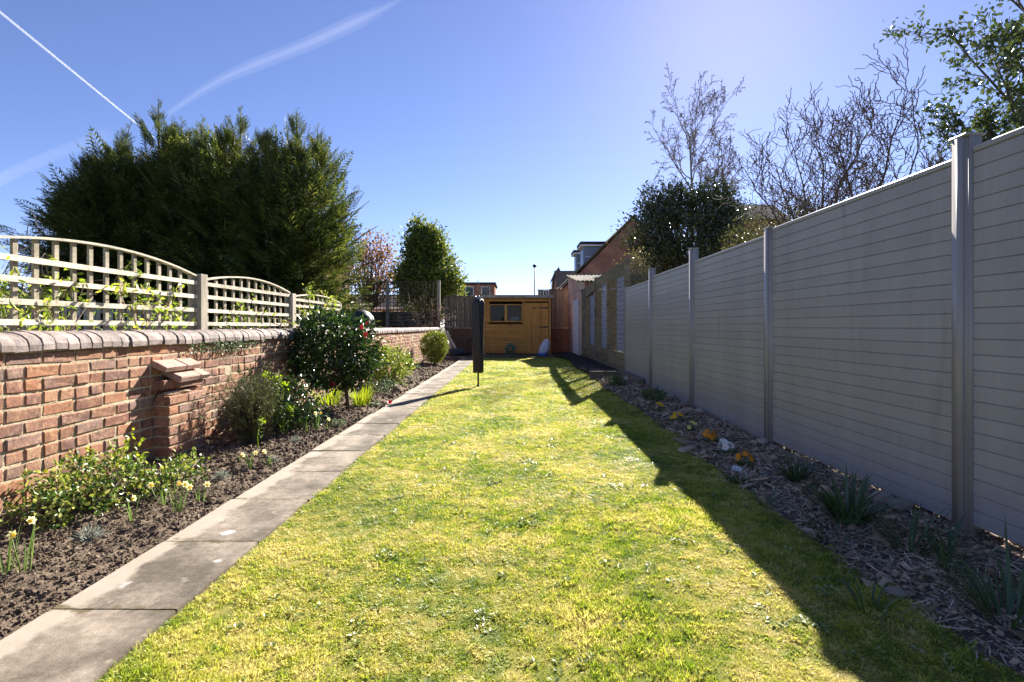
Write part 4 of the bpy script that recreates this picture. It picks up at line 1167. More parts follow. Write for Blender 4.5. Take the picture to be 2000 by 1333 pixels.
# house glimpsed between the conifer trunks
t = thing('brick_cottage', (-11, 27, -.09), 'orange brick house glimpsed below the conifers', 'house')
MB().box(-16.8, -10.0, 26, 32, -.095, 4.6).build('walls', MAT['housebrick'], t)
MB().prism([(-17.1, 25.7, 4.5), (-17.1, 29, 6.2), (-17.1, 32.3, 4.5)], (7.4, 0, 0)).build('roof_slope', MAT['rooftile'], t)
for x in (-14.4, -12.0):
    w_ = MB().box(x, x + 1.2, 25.95, 25.998, 1.2, 2.4).build('window', MAT['white'], t)
    MB().box(x + .07, x + 1.13, 25.935, 25.949, 1.27, 2.33).build('pane', MAT['glass'], w_)
t = thing('bungalow', (PX(720, 36), 38, -.09), 'pale brick bungalow glimpsed through the neighbouring square trellis', 'house')
xa, xb = PX(640, 36), PX(815, 36)
MB().box(xa, xb, 36, 41, -.095, 2.35).build('walls', MAT['housebrick'], t)
MB().prism([(xa - .3, 35.7, 2.3), (xa - .3, 38.5, 3.35), (xa - .3, 41.3, 2.3)], (xb - xa + .6, 0, 0)).build('roof_slope', MAT['rooftile'], t)
MB().box(xa - .3, xb + .3, 35.55, 35.68, 2.2, 2.34).build('gutter', MAT['white'], t)
for x in (xa + .8, xa + 2.6, xa + 4.3):
    w_ = MB().box(x, x + 1.1, 35.95, 35.998, 1.0, 2.1).build('window', MAT['white'], t)
    MB().box(x + .07, x + 1.03, 35.935, 35.949, 1.07, 2.03).build('pane', MAT['glass'], w_)
# house roof glimpsed behind the birch
t = thing('distant_house', (PX(1480, 40), 43, -.09), 'brick house with tiled roof glimpsed under the birch', 'house')
xa, xb = PX(1440, 40), PX(1530, 40)
MB().box(xa, xb, 40, 46, -.095, PZ(428, 40)).build('walls', MAT['housebrick'], t)
MB().prism([(xa - .3, 39.7, PZ(430, 40)), (xa + .2, 43, PZ(400, 43)), (xa - .3, 46.3, PZ(430, 40))], (xb - xa + .6, 0, 0)).build('roof_slope', MAT['rooftile'], t)

# far line of trees beyond the neighbouring gardens
m = MB(); n = 2600
xs = rng.uniform(-150, -22, n); ys = 70 + rng.uniform(-6, 8, n) + xs * .12
hs_ = np.array([5.5 + 3.0 * mnoise.noise((x * .07, 2, 0)) + 1.5 * mnoise.noise((x * .3, 5, 0)) for x in xs])
P_ = np.stack([xs, ys, rng.uniform(0, 1, n) ** .8 * hs_], 1); P_ = np.repeat(P_, 12, 0) + rng.normal(size=(n * 12, 3)) * np.array([.7, .7, .5]); P_[:, 2] = np.maximum(P_[:, 2], -.05)
V, fc = leafgeo(P_, rdirs(len(P_)), rdirs(len(P_)), .5, .35, 'diamond'); m.add(V, fc)
tag(m.build('distant_trees', MAT['ivy']), 'hazy far line of trees and hedges beyond the gardens at left', None, None, 'stuff')

# lamp post
lx, ly = PX(1044, 52), 52
t = thing('street_lamp', (lx, ly, -.09), 'slim street lamp post standing against the sky behind the shed', 'street lamp')
MB().tube([(lx, ly, -.095), (lx, ly, 1.2), (lx, ly, 1.25), (lx, ly, PZ(522, 52))], [.11, .11, .07, .055], 10).build('column', MAT['steel'], t, True)
MB().lathe((lx, ly, PZ(522, 52)), [(.05, -.05), (.16, 0), (.19, .12), (.17, .22), (.05, .27)], 14).build('lantern', MAT['blackmetal'], t, True)

# ------------------------------------------------------------------ trees
def grow(p, d, L, r, lev, S, out, tips):
    """recursive branches; S: dict of per-level lists"""
    p = np.array(p, float); d = unit(np.array(d, float)); n = S['seg'][lev]
    pts = [p.copy()]; rad = [r]; dirs = [d.copy()]
    ax = rdirs(1)[0]; cu = S['curl'][lev]; ph = rng.uniform(0, 6.28)
    for i in range(n):
        w = rng.normal(size=3) * S['wander'][lev]
        d = unit(d + w + np.array([0, 0, S['trop'][lev]]) + ax * cu * math.sin(ph + i * 1.9))
        p = p + d * L / n
        pts.append(p.copy()); rad.append(max(S['rmin'], r * (1 - (i + 1) / n * (1 - S['tip'])))); dirs.append(d.copy())
    out.append((np.array(pts), np.array(rad), lev))
    if lev >= S['max']:
        for q, e in zip(pts[1:], dirs[1:]): tips.append((q, e))
        return
    k = S['kids'][lev]; k = int(k * rng.uniform(.75, 1.25) + .5)
    for j in range(k):
        t = S['start'][lev] + (1 - S['start'][lev]) * (j + rng.uniform(.2, .9)) / k
        fi = min(n - 1e-6, t * n); a = int(fi); q = pts[a] + (pts[a + 1] - pts[a]) * (fi - a)
        dd = dirs[a]; side = unit(np.cross(dd, rdirs(1)[0])); an = S['ang'][lev] * rng.uniform(.7, 1.3)
        nd_ = dd * math.cos(an) + side * math.sin(an)
        grow(q, nd_, L * S['len'][lev] * rng.uniform(.65, 1.2) * (1 - S['short'] * t), rad[a] * S['rr'], lev + 1, S, out, tips)


def branches_mesh(out, sides=(8, 6, 5, 4, 3)):
    m = MB()
    for P_, r_, lev in out:
        V, fq, cp = tube_np(P_, r_, sides[min(lev, 4)]); m.add(V, [fq])
    return m


def spec(**k):
    d = dict(max=3, seg=[6, 5, 4, 4, 3], curl=[0] * 5, wander=[.06, .12, .15, .18, .2], trop=[.02, .03, .03, .02, 0], tip=.25, rmin=.004, kids=[7, 5, 4, 4], start=[.3, .2, .15, .1], ang=[.8, .7, .7, .7], len=[.6, .55, .5, .5], short=.35, rr=.6)
    d.update(k); return d


def leaves_at(tips, per, L, W, jit, spread=.8, kind='oval', droop=.1, sun=.5):
    T = np.array([t[0] for t in tips]); D = np.array([t[1] for t in tips])
    P_ = np.repeat(T, per, 0); D = np.repeat(D, per, 0); n = len(P_)
    P_ = P_ + rng.normal(size=(n, 3)) * jit
    D = unit(D + rng.normal(size=(n, 3)) * spread)
    N = rdirs(n) + np.array([0, 0, sun])
    return leafgeo(P_, D, N, L * rng.uniform(.65, 1.25, n), W * rng.uniform(.7, 1.2, n), kind, .12, droop)


def clump_points(c, rad, M, per, spread, shell=.75, zmin=None):
    """points in leaf clumps spread over a lumpy ellipsoid"""
    u = rdirs(M); rho = shell + (1 - shell) * rng.uniform(0, 1, M) ** .5
    inner = rng.uniform(size=M) < .25; rho[inner] *= rng.uniform(.35, 1, inner.sum())
    s = rng.uniform(0, 50)
    lum = np.array([1 + .22 * mnoise.noise((q[0] * 1.6 + s, q[1] * 1.6, q[2] * 1.6)) for q in u])
    C = np.array(c) + u * np.array(rad) * (rho * lum)[:, None]
    P_ = np.repeat(C, per, 0) + rng.normal(size=(M * per, 3)) * spread
    U = np.repeat(u, per, 0)
    if zmin is not None:
        k = P_[:, 2] > zmin; P_ = P_[k]; U = U[k]
    return P_, U, C


def root_only(name, loc, label, cat, group=None): return thing(name, loc, label, cat, group)

# --- conifer row: flat feathery sprays on rising branches
def spray_template():
    P_, D, L, W = [], [], [], []
    K = 9
    for i in range(K):
        t = (i + .5) / K; x = t
        bend = -.12 * t * t
        for s in (-1, 1):
            l = .36 * (1 - t) ** .7 + .07
            a = s * R(38 + 12 * rng.uniform())
            b = np.array([x, 0, bend]); dv = np.array([math.cos(a), math.sin(a), -.12 + rng.normal() * .08])
            P_.append(b); D.append(dv); L.append(l); W.append(.040)
            if t < .75:
                for f, s2 in ((.4, 1), (.7, -1)):
                    P_.append(b + dv * l * f); D.append(np.array([math.cos(a + s2 * .55), math.sin(a + s2 * .55), -.1])); L.append(l * .45); W.append(.034)
    P_.append(np.array([.92, 0, -.1])); D.append(np.array([1, 0, -.1])); L.append(.2); W.append(.03)
    V, fc = leafgeo(np.array(P_), np.array(D), np.tile([0, 0, 1.0], (len(P_), 1)) + rng.normal(size=(len(P_), 3)) * .25, np.array(L), np.array(W), 'diamond', .1, .06)
    st = np.array([[0, .008, 0], [0, -.008, 0], [1, 0, -.12]]); fc = fc + [np.array([[len(V), len(V) + 1, len(V) + 2]])]
    return np.vstack([V, st]), fc
SPR = [spray_template() for _ in range(5)]


def conifer_crown(Hh, Rr, n, seed, K=9):
    """local coordinates, trunk at origin: several pointed leaders, each clothed in rising sprays"""
    m = MB(); Ps, Ds, Ss = [], [], []
    for q in range(K):
        b = 2 * np.pi * q / (K - 1) + rng.normal() * .25; r0 = 0 if q == 0 else Rr * rng.uniform(.38, .66)
        c = np.array([r0 * math.cos(b), r0 * math.sin(b), 0]); h = Hh * (1 - .20 * (r0 / Rr) ** 1.5) * rng.uniform(.88, 1.0) if q else Hh
        sr = Rr * rng.uniform(.42, .60); k = int(n / K * .45)
        t = rng.uniform(.05, 1, k) ** .8; a = rng.uniform(0, 2 * np.pi, k)
        prof = np.interp(t, [0, .2, .55, .8, .93, 1.0], [.8, 1.0, 1.0, .78, .42, .06])
        lob = np.array([1 + .55 * mnoise.noise((math.cos(w) * 1.7 + seed + q * 3, math.sin(w) * 1.7, z * 9)) for w, z in zip(a, t)])
        rr = sr * prof * lob * np.where(rng.uniform(size=k) < .8, rng.uniform(.7, 1, k), rng.uniform(.2, .8, k))
        O = np.stack([np.cos(a), np.sin(a), np.zeros(k)], 1)
        P_ = c + O * rr[:, None]; P_[:, 2] = t * h * .97
        oc = c / Rr * .7
        el = np.interp(t, [0, .4, .8, 1], [.15, .4, .85, 1.35]) + rng.normal(size=k) * .2
        O2 = unit(O + oc + 1e-6)
        D = O2 * np.cos(el)[:, None]; D[:, 2] = np.sin(el); D = unit(D + rng.normal(size=(k, 3)) * .18)
        nb, nf = 26, 13                                                        # layered boughs, each carrying flat sprays
        gt = (np.arange(nb) + rng.uniform(0, 1, nb)) / nb * .92 + .05; ga = np.arange(nb) * 2.4 + rng.normal(size=nb) * .4
        gl = sr * np.interp(gt, [0, .2, .55, .8, .93, 1.0], [.85, 1.1, 1.1, .85, .5, .12]) * rng.uniform(.75, 1.3, nb)
        ge = np.interp(gt, [0, .4, .8, 1], [.0, .22, .6, 1.1]) + rng.normal(size=nb) * .12
        GO = unit(np.stack([np.cos(ga), np.sin(ga), np.zeros(nb)], 1) + oc * .8)
        for w in range(nb):
            f = np.linspace(.3, 1.05, nf); gd = GO[w] * math.cos(ge[w]) + np.array([0, 0, math.sin(ge[w])])
            pp = c + np.array([0, 0, gt[w] * h * .97 - gl[w] * .25 * math.sin(ge[w])]) + np.outer(f * gl[w], gd); pp[:, 2] += .22 * gl[w] * (f - .5) * np.abs(f - .5) * 2
            sd = unit(np.cross(gd, [0, 0, 1.0])); sg = np.where(np.arange(nf) % 2 == 0, 1, -1) * rng.uniform(.25, .75, nf)
            Ps.append(pp); Ds.append(unit(gd + np.outer(sg, sd) + np.array([0, 0, .10]) + rng.normal(size=(nf, 3)) * .08)); Ss.append((.95 - .35 * f) * rng.uniform(.6, 1.0, nf) * np.interp(gt[w], [0, .75, 1], [1, .85, .5]))
        bt = rng.uniform(.15, .95, 34); ba = rng.uniform(0, 2 * np.pi, 34)      # longer bough tips standing proud
        BO = unit(np.stack([np.cos(ba), np.sin(ba), np.zeros(34)], 1) + oc * 1.6)
        BP = c + BO * (sr * np.interp(bt, [0, .2, .55, .8, .93, 1.0], [.8, 1.0, 1.0, .78, .42, .06]) * rng.uniform(.85, 1.12, 34))[:, None]; BP[:, 2] = bt * h * .97
        be = np.interp(bt, [0, .5, 1], [.2, .55, 1.1]) + rng.normal(size=34) * .15
        BD = BO * np.cos(be)[:, None]; BD[:, 2] = np.sin(be)
        Ps.append(BP); Ds.append(BD); Ss.append(rng.uniform(.95, 1.5, 34) * np.interp(bt, [0, .7, 1], [1, .9, .6]))
        Ps.append(P_); Ds.append(D); Ss.append(rng.uniform(.5, 1.05, k) * np.interp(t, [0, .75, 1], [1.0, .85, .42]))
        # bare-ish wisp at the very top
        nn = 14; f = np.linspace(0, 1, nn); hl = rng.uniform(.35, .8)
        Pq = c + np.array([0, 0, h * .93]) + np.outer(f, np.array([rng.normal() * .12, rng.normal() * .12, 1]) * hl)
        aa = rng.uniform(0, 6.28, nn); Dq = unit(np.stack([np.cos(aa), np.sin(aa), rng.uniform(.7, 1.3, nn)], 1))
        V, fc = stamp(SPR[q % 5][0], SPR[q % 5][1], frames(Dq, .4), Pq, (1 - f * .8) * .36 + .04); m.add(V, fc)
        V, fq, cp = tube_np(np.vstack([c + np.array([0, 0, h * .5]), Pq]), np.linspace(.03, .004, nn + 1), 4); m.add(V, [fq])
    P_, D, sc_ = np.vstack(Ps), np.vstack(Ds), np.concatenate(Ss); k = rng.integers(0, 5, len(P_))
    for q in range(5):
        s = k == q
        V, fc = stamp(SPR[q][0], SPR[q][1], frames(D[s], .4), P_[s] - D[s] * sc_[s][:, None] * .35, sc_[s]); m.add(V, fc)
    return m

def conifer_trunk(Hh, Rr):
    m = MB(); m.tube([(0, 0, -.1), (.03, 0, Hh * .3), (-.02, .03, Hh * .6), (0, 0, Hh * .93)], [.17, .13, .08, .015], 8)
    for q in range(26):
        t = rng.uniform(.1, .85); b = rng.uniform(0, 6.28); l = Rr * .75 * (1 - .5 * t)
        z = t * Hh; d = np.array([math.cos(b), math.sin(b), .35])
        P0 = np.array([0, 0, z]); m.tube([P0, P0 + d * l * .5, P0 + d * l + np.array([0, 0, .15])], [.035, .022, .008], 5)
    return m

cm = [conifer_crown(7.0, 1.85, 2600, 1.3).mesh('crown', MAT['conifer']), conifer_crown(7.0, 1.85, 2600, 8.8, 8).mesh('crown', MAT['conifer'])]
tm = [conifer_trunk(7.0, 1.9).mesh('trunk', MAT['bark'], smooth=True)] * 2
con = [  # px x, depth, top px y, spread scale, variant, rotation, label
    (580, 15.6, 205, .86, 0, .4, 'tall dense conifer at the right end of the conifer row, its right side sunlit'),
    (470, 16.0, 212, .98, 1, 2.1, 'conifer with pointed tip second from the right of the row'),
    (395, 16.8, 222, .92, 0, 3.9, 'dark conifer in the middle of the conifer row'),
    (310, 16.0, 195, 1.0, 1, 5.2, 'tall conifer with wispy tip second from the left of the row'),
    (235, 15.8, 265, .9, 0, 1.2, 'shorter conifer left in the row with feathery outstretched branches')]
for px_, d, ty, rs_, v, rz, lab in con:
    x = PX(px_, d); Hh = (PZ(ty, d) + .09) / 1.03
    t = thing('conifer_tree', (x, d, -.09), lab, 'conifer', 'conifers in a row behind the arched trellis')
    t.rotation_euler = (0, 0, rz)
    s = (rs_, rs_, Hh / 7.0)
    o = put('trunk', tm[v]); o.parent = t; o.scale = s
    o = put('crown', cm[v]); o.parent = t; o.scale = s
# the low outstretched boughs at the far left
t = thing('conifer_tree', (PX(200, 15.2), 15.2, -.09), 'lowest leftmost conifer, its boughs reaching out over the trellis', 'conifer', 'conifers in a row behind the arched trellis')
m = MB(); n = 1000
a = rng.uniform(0, 6.28, n); z = rng.uniform(.5, 4.9, n)
rr = np.interp(z, [0, 1.5, 3.2, 4.6], [.9, 1.35, 1.75, .8]) * rng.uniform(.45, 1.1, n)
rr *= np.array([1 + .4 * mnoise.noise((math.cos(q) * 2, math.sin(q) * 2, w * 1.5)) for q, w in zip(a, z)])
O = np.stack([np.cos(a), np.sin(a), np.zeros(n)], 1); P_ = O * rr[:, None] + np.array(t.location); P_[:, 2] = z
D = unit(O + np.array([-.15, 0, .5]) + rng.normal(size=(n, 3)) * .2)
k = rng.integers(0, 5, n)
for q in range(5):
    s = k == q; V, fc = stamp(SPR[q][0], SPR[q][1], frames(D[s], .4), P_[s], rng.uniform(.35, .72, s.sum())); m.add(V, fc)
m.build('crown', MAT['conifer'], t)
m = MB(); m.tube([(t.location.x, 15.2, -.1), (t.location.x, 15.25, 2), (t.location.x, 15.2, 4.4)], [.14, .09, .02], 8)
for q in range(0, n, 14): m.tube([(t.location.x, 15.2, max(.3, P_[q, 2] - .5)), (np.array(t.location) + P_[q]) / 2 * np.array([1, 1, 0]) + np.array([0, 0, P_[q, 2] - .2]), P_[q]], [.03, .02, .006], 4)
m.build('trunk', MAT['bark'], t, True)


def bush(name, loc, label, cat, c, rad, M, per, spread, L, W, leaf, twig, group=None, zmin=None, kind='oval', shell=.7, outward=.6, stems=10, trunk=None, trunk_r=.02, extra=()):
    t = thing(name, loc, label, cat, group)
    P_, U, C = clump_points(c, rad, M, per, spread, shell, zmin)
    for c2, rad2, M2 in extra:
        a_, b_, d_ = clump_points(c2, rad2, M2, per, spread, shell, zmin); P_ = np.vstack([P_, a_]); U = np.vstack([U, b_]); C = np.vstack([C, d_])
    n = len(P_)
    D = unit(U * outward + rng.normal(size=(n, 3)) * .6 + np.array([0, 0, .15])); N = U + rdirs(n) * .9 + np.array([0, 0, .5])
    V, fc = leafgeo(P_, D, N, L * rng.uniform(.6, 1.25, n), W * rng.uniform(.7, 1.2, n), kind, .12, .1)
    MB().add(V, fc).build('crown', leaf, t)
    m = MB(); b = np.array(loc, float) + np.array([0, 0, -.02])
    if trunk:
        m.tube([b, b + (np.array(trunk) - b) * .5 + rng.normal(size=3) * .01, np.array(trunk)], [trunk_r * 1.2, trunk_r, trunk_r * .85], 8); b = np.array(trunk)
    for q in C[:: max(1, len(C) // stems)]:
        if zmin is not None and q[2] < zmin: continue
        mid = b + (q - b) * .5 + np.array([0, 0, -.12]) * np.linalg.norm(q - b) + rng.normal(size=3) * .06 * np.linalg.norm(q - b)
        m.tube([b, mid, q], [trunk_r * .7, trunk_r * .4, trunk_r * .15], 4)
    m.build('trunk' if trunk else 'stems', twig, t, True)
    return t

# --- trees over the fence on the right
def tree(name, label, loc, S, L, r, d0, twig, leaf=None, leafargs=None, group=None, multi=1, spreadd=.3, cat='tree'):
    t = thing(name, loc, label, cat, group)
    out, tips = [], []
    for q in range(multi):
        dd = np.array(d0) + (rng.normal(size=3) * spreadd * np.array([1, 1, .2]) if multi > 1 else 0)
        grow(np.array(loc) + (rng.normal(size=3) * .06 * np.array([1, 1, 0]) if multi > 1 else 0), dd, L * (rng.uniform(.85, 1.1) if multi > 1 else 1), r, 0, S, out, tips)
    tr_ = branches_mesh([o for o in out if o[2] <= 1]); tr_.build('trunk', twig, t, True)
    hi = [o for o in out if o[2] > 1]
    if leaf is None:
        branches_mesh(hi).build('crown', twig, t, True)
    else:
        cr = None
        V, fc = leaves_at(tips, **leafargs)
        MB().add(V, fc).build('crown', leaf, t)
        if hi: branches_mesh(hi).build('twigs', twig, t, True)
    return t

# corkscrew willow
wd = 12.0
tree('corkscrew_willow', 'bare twisted willow with curling twigs above the grey fence', (PX(1645, wd), wd, -.09),
     spec(max=3, seg=[5, 11, 10, 8], curl=[.05, .32, .65, .95], wander=[.05, .08, .12, .15], trop=[.04, .045, .06, .10], kids=[10, 13, 10], start=[.55, .15, .1], ang=[.72, .8, .85], len=[1.08, .42, .5], rr=.62, rmin=.0075, short=.2), 3.4, .10, (0, 0, 1), MAT['twig'], multi=2, spreadd=.14)
# birch
bd = 32.0
tree('silver_birch', 'bare birch with fine drooping twigs behind the holly', (PX(1352, bd), bd, -.09),
     spec(max=4, seg=[8, 6, 5, 5, 5], curl=[0, .05, .1, .1, .1], wander=[.05, .1, .14, .16, .16], trop=[.03, .05, .03, -.04, -.14], kids=[16, 8, 6, 4], start=[.42, .2, .15, .1], ang=[.78, .6, .6, .6], len=[.47, .5, .5, .6], rr=.55, rmin=.012, short=.45), 13.0, .16, (-.02, 0, 1), MAT['birchbark'])
tree('young_birch', 'slim bare birch leaning right of the larger birch', (PX(1412, 33), 33, -.09),
     spec(max=3, seg=[8, 6, 5, 5], wander=[.04, .1, .14, .16], trop=[.02, .05, .02, -.04], kids=[22, 8, 6], start=[.45, .2, .1], ang=[.55, .6, .6], len=[.24, .5, .5], rr=.5, rmin=.012, short=.5), 12.6, .10, (.10, 0, 1), MAT['birchbark'])
# tall evergreen at the top right corner
ed = 8.6
tree('tall_evergreen', 'tall loose leafed evergreen in the upper right corner behind the fence', (PX(2040, ed), ed, -.09),
     spec(max=3, seg=[7, 6, 5, 4], wander=[.05, .10, .14, .18], trop=[.03, .09, .06, .02], kids=[24, 9, 6], start=[.25, .2, .1], ang=[.48, .5, .7], len=[.34, .40, .5], rr=.5, rmin=.004, short=.25), 6.9, .10, (-.02, 0, 1), MAT['twig'], MAT['eucalyptus'], dict(per=3, L=.105, W=.046, jit=.06, spread=.9), multi=1)
bush('evergreen_shrub', (PX(2010, 8.0), 8.0, -.09), 'dense dark evergreen shrub below the tall evergreen, cut off by the fence', 'shrub', (PX(2010, 8.0), 8.0, 2.5), (.75, .8, 1.5), 130, 40, .13, .08, .035, MAT['eucalyptus'], MAT['bark'], shell=.5)
# holly
hd = 22.5
bush('holly_tree', (PX(1345, hd), hd, -.09), 'dark glossy holly tree above the far end of the grey fence', 'tree', (PX(1345, hd), hd, 4.8), (2.7, 1.8, 1.95), 620, 24, .19, .155, .085, MAT['holly'], MAT['bark'], shell=.5, kind='diamond', stems=90, trunk=(PX(1345, hd), hd, 2.6), trunk_r=.11, extra=(((PX(1300, hd), hd, 6.1), (1.1, .9, 1.1), 120), ((PX(1395, hd), hd, 6.2), (1.15, .9, 1.05), 120)))
bush('golden_shrub', (PX(1246, 16.4), 16.4, -.09), 'golden brown sunlit shrub peeping over the timber screen', 'shrub', (PX(1243, 16.4), 16.4, 2.45), (.5, .5, 1.0), 70, 22, .15, .10, .05, MAT['golden'], MAT['twig'], shell=.6, kind='diamond')
bush('ivy_shrub', (PX(1465, 13.6), 13.6, -.09), 'ivy leafed shrub between the holly and the twiggy mound', 'shrub', (PX(1462, 13.6), 13.6, 2.6), (.75, .7, 1.25), 110, 36, .12, .09, .05, MAT['ivy'], MAT['twig'], shell=.5, kind='diamond')
bush('twiggy_mound', (PX(1565, 14.6), 14.6, -.09), 'brown twiggy ivy mound below the twisted willow', 'shrub', (PX(1570, 14.6), 14.6, 3.0), (1.35, .9, 1.7), 190, 34, .14, .10, .05, MAT['ivy'], MAT['twig'], shell=.55, kind='diamond', stems=60)

# --- bushes beyond the back of the garden on the left
bush('red_leaved_tree', (PX(725, 23), 23, -.09), 'small loose tree with red brown leaves behind the trellis topped fence', 'tree', (PX(728, 23), 23, 3.5), (1.25, .8, 1.15), 150, 13, .21, .16, .085, MAT['redleaf'], MAT['twig'], shell=.45, kind='diamond', stems=60, trunk=(PX(726, 23), 23, 1.8), trunk_r=.06, extra=(((PX(742, 23), 23, 4.6), (.5, .5, .55), 26), ((PX(708, 23), 23, 4.3), (.45, .5, .45), 16)))
bush('green_laurel', (PX(838, 22.5), 22.5, -.09), 'bright bushy evergreen left of the shed above the fence', 'tree', (PX(838, 22.5), 22.5, 2.9), (1.2, .95, 1.55), 360, 30, .17, .17, .075, MAT['laurel'], MAT['bark'], shell=.6, kind='diamond', extra=(((PX(828, 22.5), 22.5, 4.3), (.75, .65, .8), 150), ((PX(868, 22.3), 22.3, 2.5), (.62, .6, .85), 110), ((PX(800, 22.3), 22.3, 2.9), (.5, .6, .9), 80), ((PX(815, 22.4), 22.4, 4.95), (.30, .3, .5), 50), ((PX(848, 22.4), 22.4, 4.7), (.28, .3, .55), 45)))
for k, (px_, d, L_, lab) in enumerate(((912, 31, 3.0, 'left of two small bare shrubs above the back fence'), (945, 31, 2.9, 'right of two small bare shrubs above the back fence'))):
    tree('bare_shrub', lab, (PX(px_, d), d, -.09), spec(max=2, seg=[5, 5, 4], trop=[.04, .06, .05], kids=[9, 6], start=[.35, .2], ang=[.5, .5], len=[.45, .45], rr=.6, rmin=.012), L_, .05, (0, 0, 1), MAT['twig'], multi=3, spreadd=.25, group='bare shrubs above the back fence', cat='shrub')
tree('dead_shrub', 'tangle of dry brown stems against the trellis topped fence', (PX(826, 19.2), 19.2, -.09),
     spec(max=2, seg=[6, 6, 5], wander=[.1, .2, .25], trop=[.02, -.05, -.1], kids=[8, 5], start=[.4, .2], ang=[.5, .6], len=[.55, .5], rr=.6, rmin=.008), 1.75, .025, (0, 0, 1), MAT['deadtwig'], multi=7, spreadd=.22, cat='shrub')

# greenery in the neighbouring garden seen through the trellis
for px_, d, zc, rad, lab, mt in ((40, 4.6, .75, (.45, .55, .55), 'leafy shrub behind the left end of the arched trellis', 'climber'), (290, 7.5, .72, (.5, .9, .50), 'low leafy shrub behind the middle of the arched trellis', 'climber'), (470, 8.6, .8, (.5, .8, .48), 'leafy shrub behind the second arched trellis panel', 'laurel')):
    x = PX(px_, d); bush('neighbour_shrub', (x, d, -.09), lab, 'shrub', (x, d, zc), rad, 70, 20, .09, .07, .03, MAT[mt], MAT['twig'], group='shrubs behind the arched trellis', zmin=-.05)
tree('bare_rose', 'thorny bare stems behind the left arched trellis panel', (PX(60, 4.2), 4.2, -.09), spec(max=2, seg=[6, 5, 4], wander=[.1, .2, .2], curl=[.1, .2, .2], kids=[4, 4], start=[.3, .2], ang=[.6, .7], len=[.5, .5], rr=.6, rmin=.003), 1.6, .012, (0, 0, 1), MAT['twig'], multi=5, spreadd=.22, cat='shrub')


def climber(label, y0, y1, z0, z1, nst, leafn, mt='climber'):
    y_m = (y0 + y1) / 2
    t = thing('climbing_plant', (TX - .08, y_m, -.09), label, 'climber', 'climbers on the arched trellis')
    m = MB(); tips = []
    for q in range(nst):
        yy = rng.uniform(y0, y1); p = np.array([TX - .05 + rng.normal() * .02, y_m + (yy - y_m) * .2, -.1]); pts = [p.copy()]
        tgt = np.array([TX + rng.uniform(-.06, .05), yy, rng.uniform(z0, z1)])
        for s in np.linspace(.15, 1, 7): pts.append(p + (tgt - p) * s + rng.normal(size=3) * np.array([.015, .05, .03]))
        for s in range(4): pts.append(pts[-1] + np.array([rng.normal() * .02, rng.normal() * .07, rng.normal() * .05 + .01]))
        m.tube(pts, np.linspace(.005, .0018, len(pts)), 4)
        tips += [(a, rdirs(1)[0]) for a in pts[5:]]
    m.build('stems', MAT['deadtwig'], t, True)
    V, fc = leaves_at(tips, leafn, .055, .022, .03, 1.0); MB().add(V, fc).build('crown', MAT[mt], t)
climber('yellow green climber on the left arched panel near its post', 3.9, 4.7, 1.1, 1.36, 12, 4)
climber('thin climber on the far left of the arched trellis', 2.85, 3.6, 1.05, 1.45, 12, 3)
climber('leafy climber covering the farthest arched trellis panel', 7.3, 8.8, 1.1, 1.45, 16, 7)
climber('sparse twigs on the second arched panel', 5.6, 6.8, 1.05, 1.25, 8, 2)

# plant creeping on the wall top
t = thing('wall_creeper', (WALL_X - .01, 4.85, .88), 'small creeping plant hanging from the coping of the brick wall', 'plant')
n = 420; yy = rng.normal(4.95, .32, n).clip(4.35, 5.9); zz = .905 - np.abs(rng.normal(0, .05, n))
P_ = np.stack([WALL_X + .012 + np.abs(rng.normal(0, .015, n)), yy, zz], 1)
V, fc = leafgeo(P_, rdirs(n) + np.array([.5, 0, -.3]), rdirs(n) + np.array([1, 0, .5]), .024 * rng.uniform(.6, 1.3, n), .014, 'oval'); MB().add(V, fc).build('leaves', MAT['periwinkle'], t)
m = MB()
for q in range(26):
    p = P_[rng.integers(0, n)]; m.tube([(WALL_X - .004, p[1], .90), (WALL_X + .01, p[1] + rng.normal() * .03, p[2] - .03), (WALL_X + .016, p[1] + rng.normal() * .05, p[2] - .09)], [.002, .0016, .001], 3)
m.build('stems', MAT['deadtwig'], t)

# ------------------------------------------------------------------ planting in the left bed
# standard camellia
cd = 6.55; cx = PX(680, cd)
cam_t = bush('camellia', (cx, cd, bed_z(cx, cd)), 'round clipped camellia on a short trunk with glossy leaves and red flowers', 'shrub', (PX(655, cd), cd, .74), (.50, .50, .46), 330, 15, .045, .068, .036, MAT['camellia'], MAT['bark'], shell=.78, outward=.9, trunk=(PX(672, cd), cd, .42), trunk_r=.022, stems=30)
def flower_mesh(name, mat, petals, L, W, layers=2, cup=.5):
    P_, D, N = [], [], []
    for l in range(layers):
        for q in range(petals):
            a = 2 * math.pi * (q + .5 * l) / petals; up = cup + .5 * l
            P_.append((0, 0, .004 * l)); D.append((math.cos(a), math.sin(a), up)); N.append((-math.cos(a) * up, -math.sin(a) * up, 1))
    k = len(P_); V, fc = leafgeo(np.array(P_, float), np.array(D), np.array(N), L * rng.uniform(.9, 1.1, k), W, 'oval', .1, .05)
    return np_mesh(name, V, fc, mat)
cfl = flower_mesh('flower', MAT['camflower'], 6, .045, .04, 3, .4)
for (px_, py_, dd) in ((703, 640, -.38), (716, 655, -.36), (719, 634, -.2), (648, 752, -.40)):
    d = cd + dd; put('flower', cfl, cam_t, (PX(px_, d), d, PZ(py_, d)), (R(70) + rng.normal() * .3, rng.normal() * .4, rng.uniform(0, 6)), (.8, .8, .8))
fp = put('fallen_flower', cfl.copy(), None, (PX(760, GD(791)), GD(791), .016), (.3, .2, 1)); tag(fp, 'fallen red camellia bloom lying on the path', 'flower')

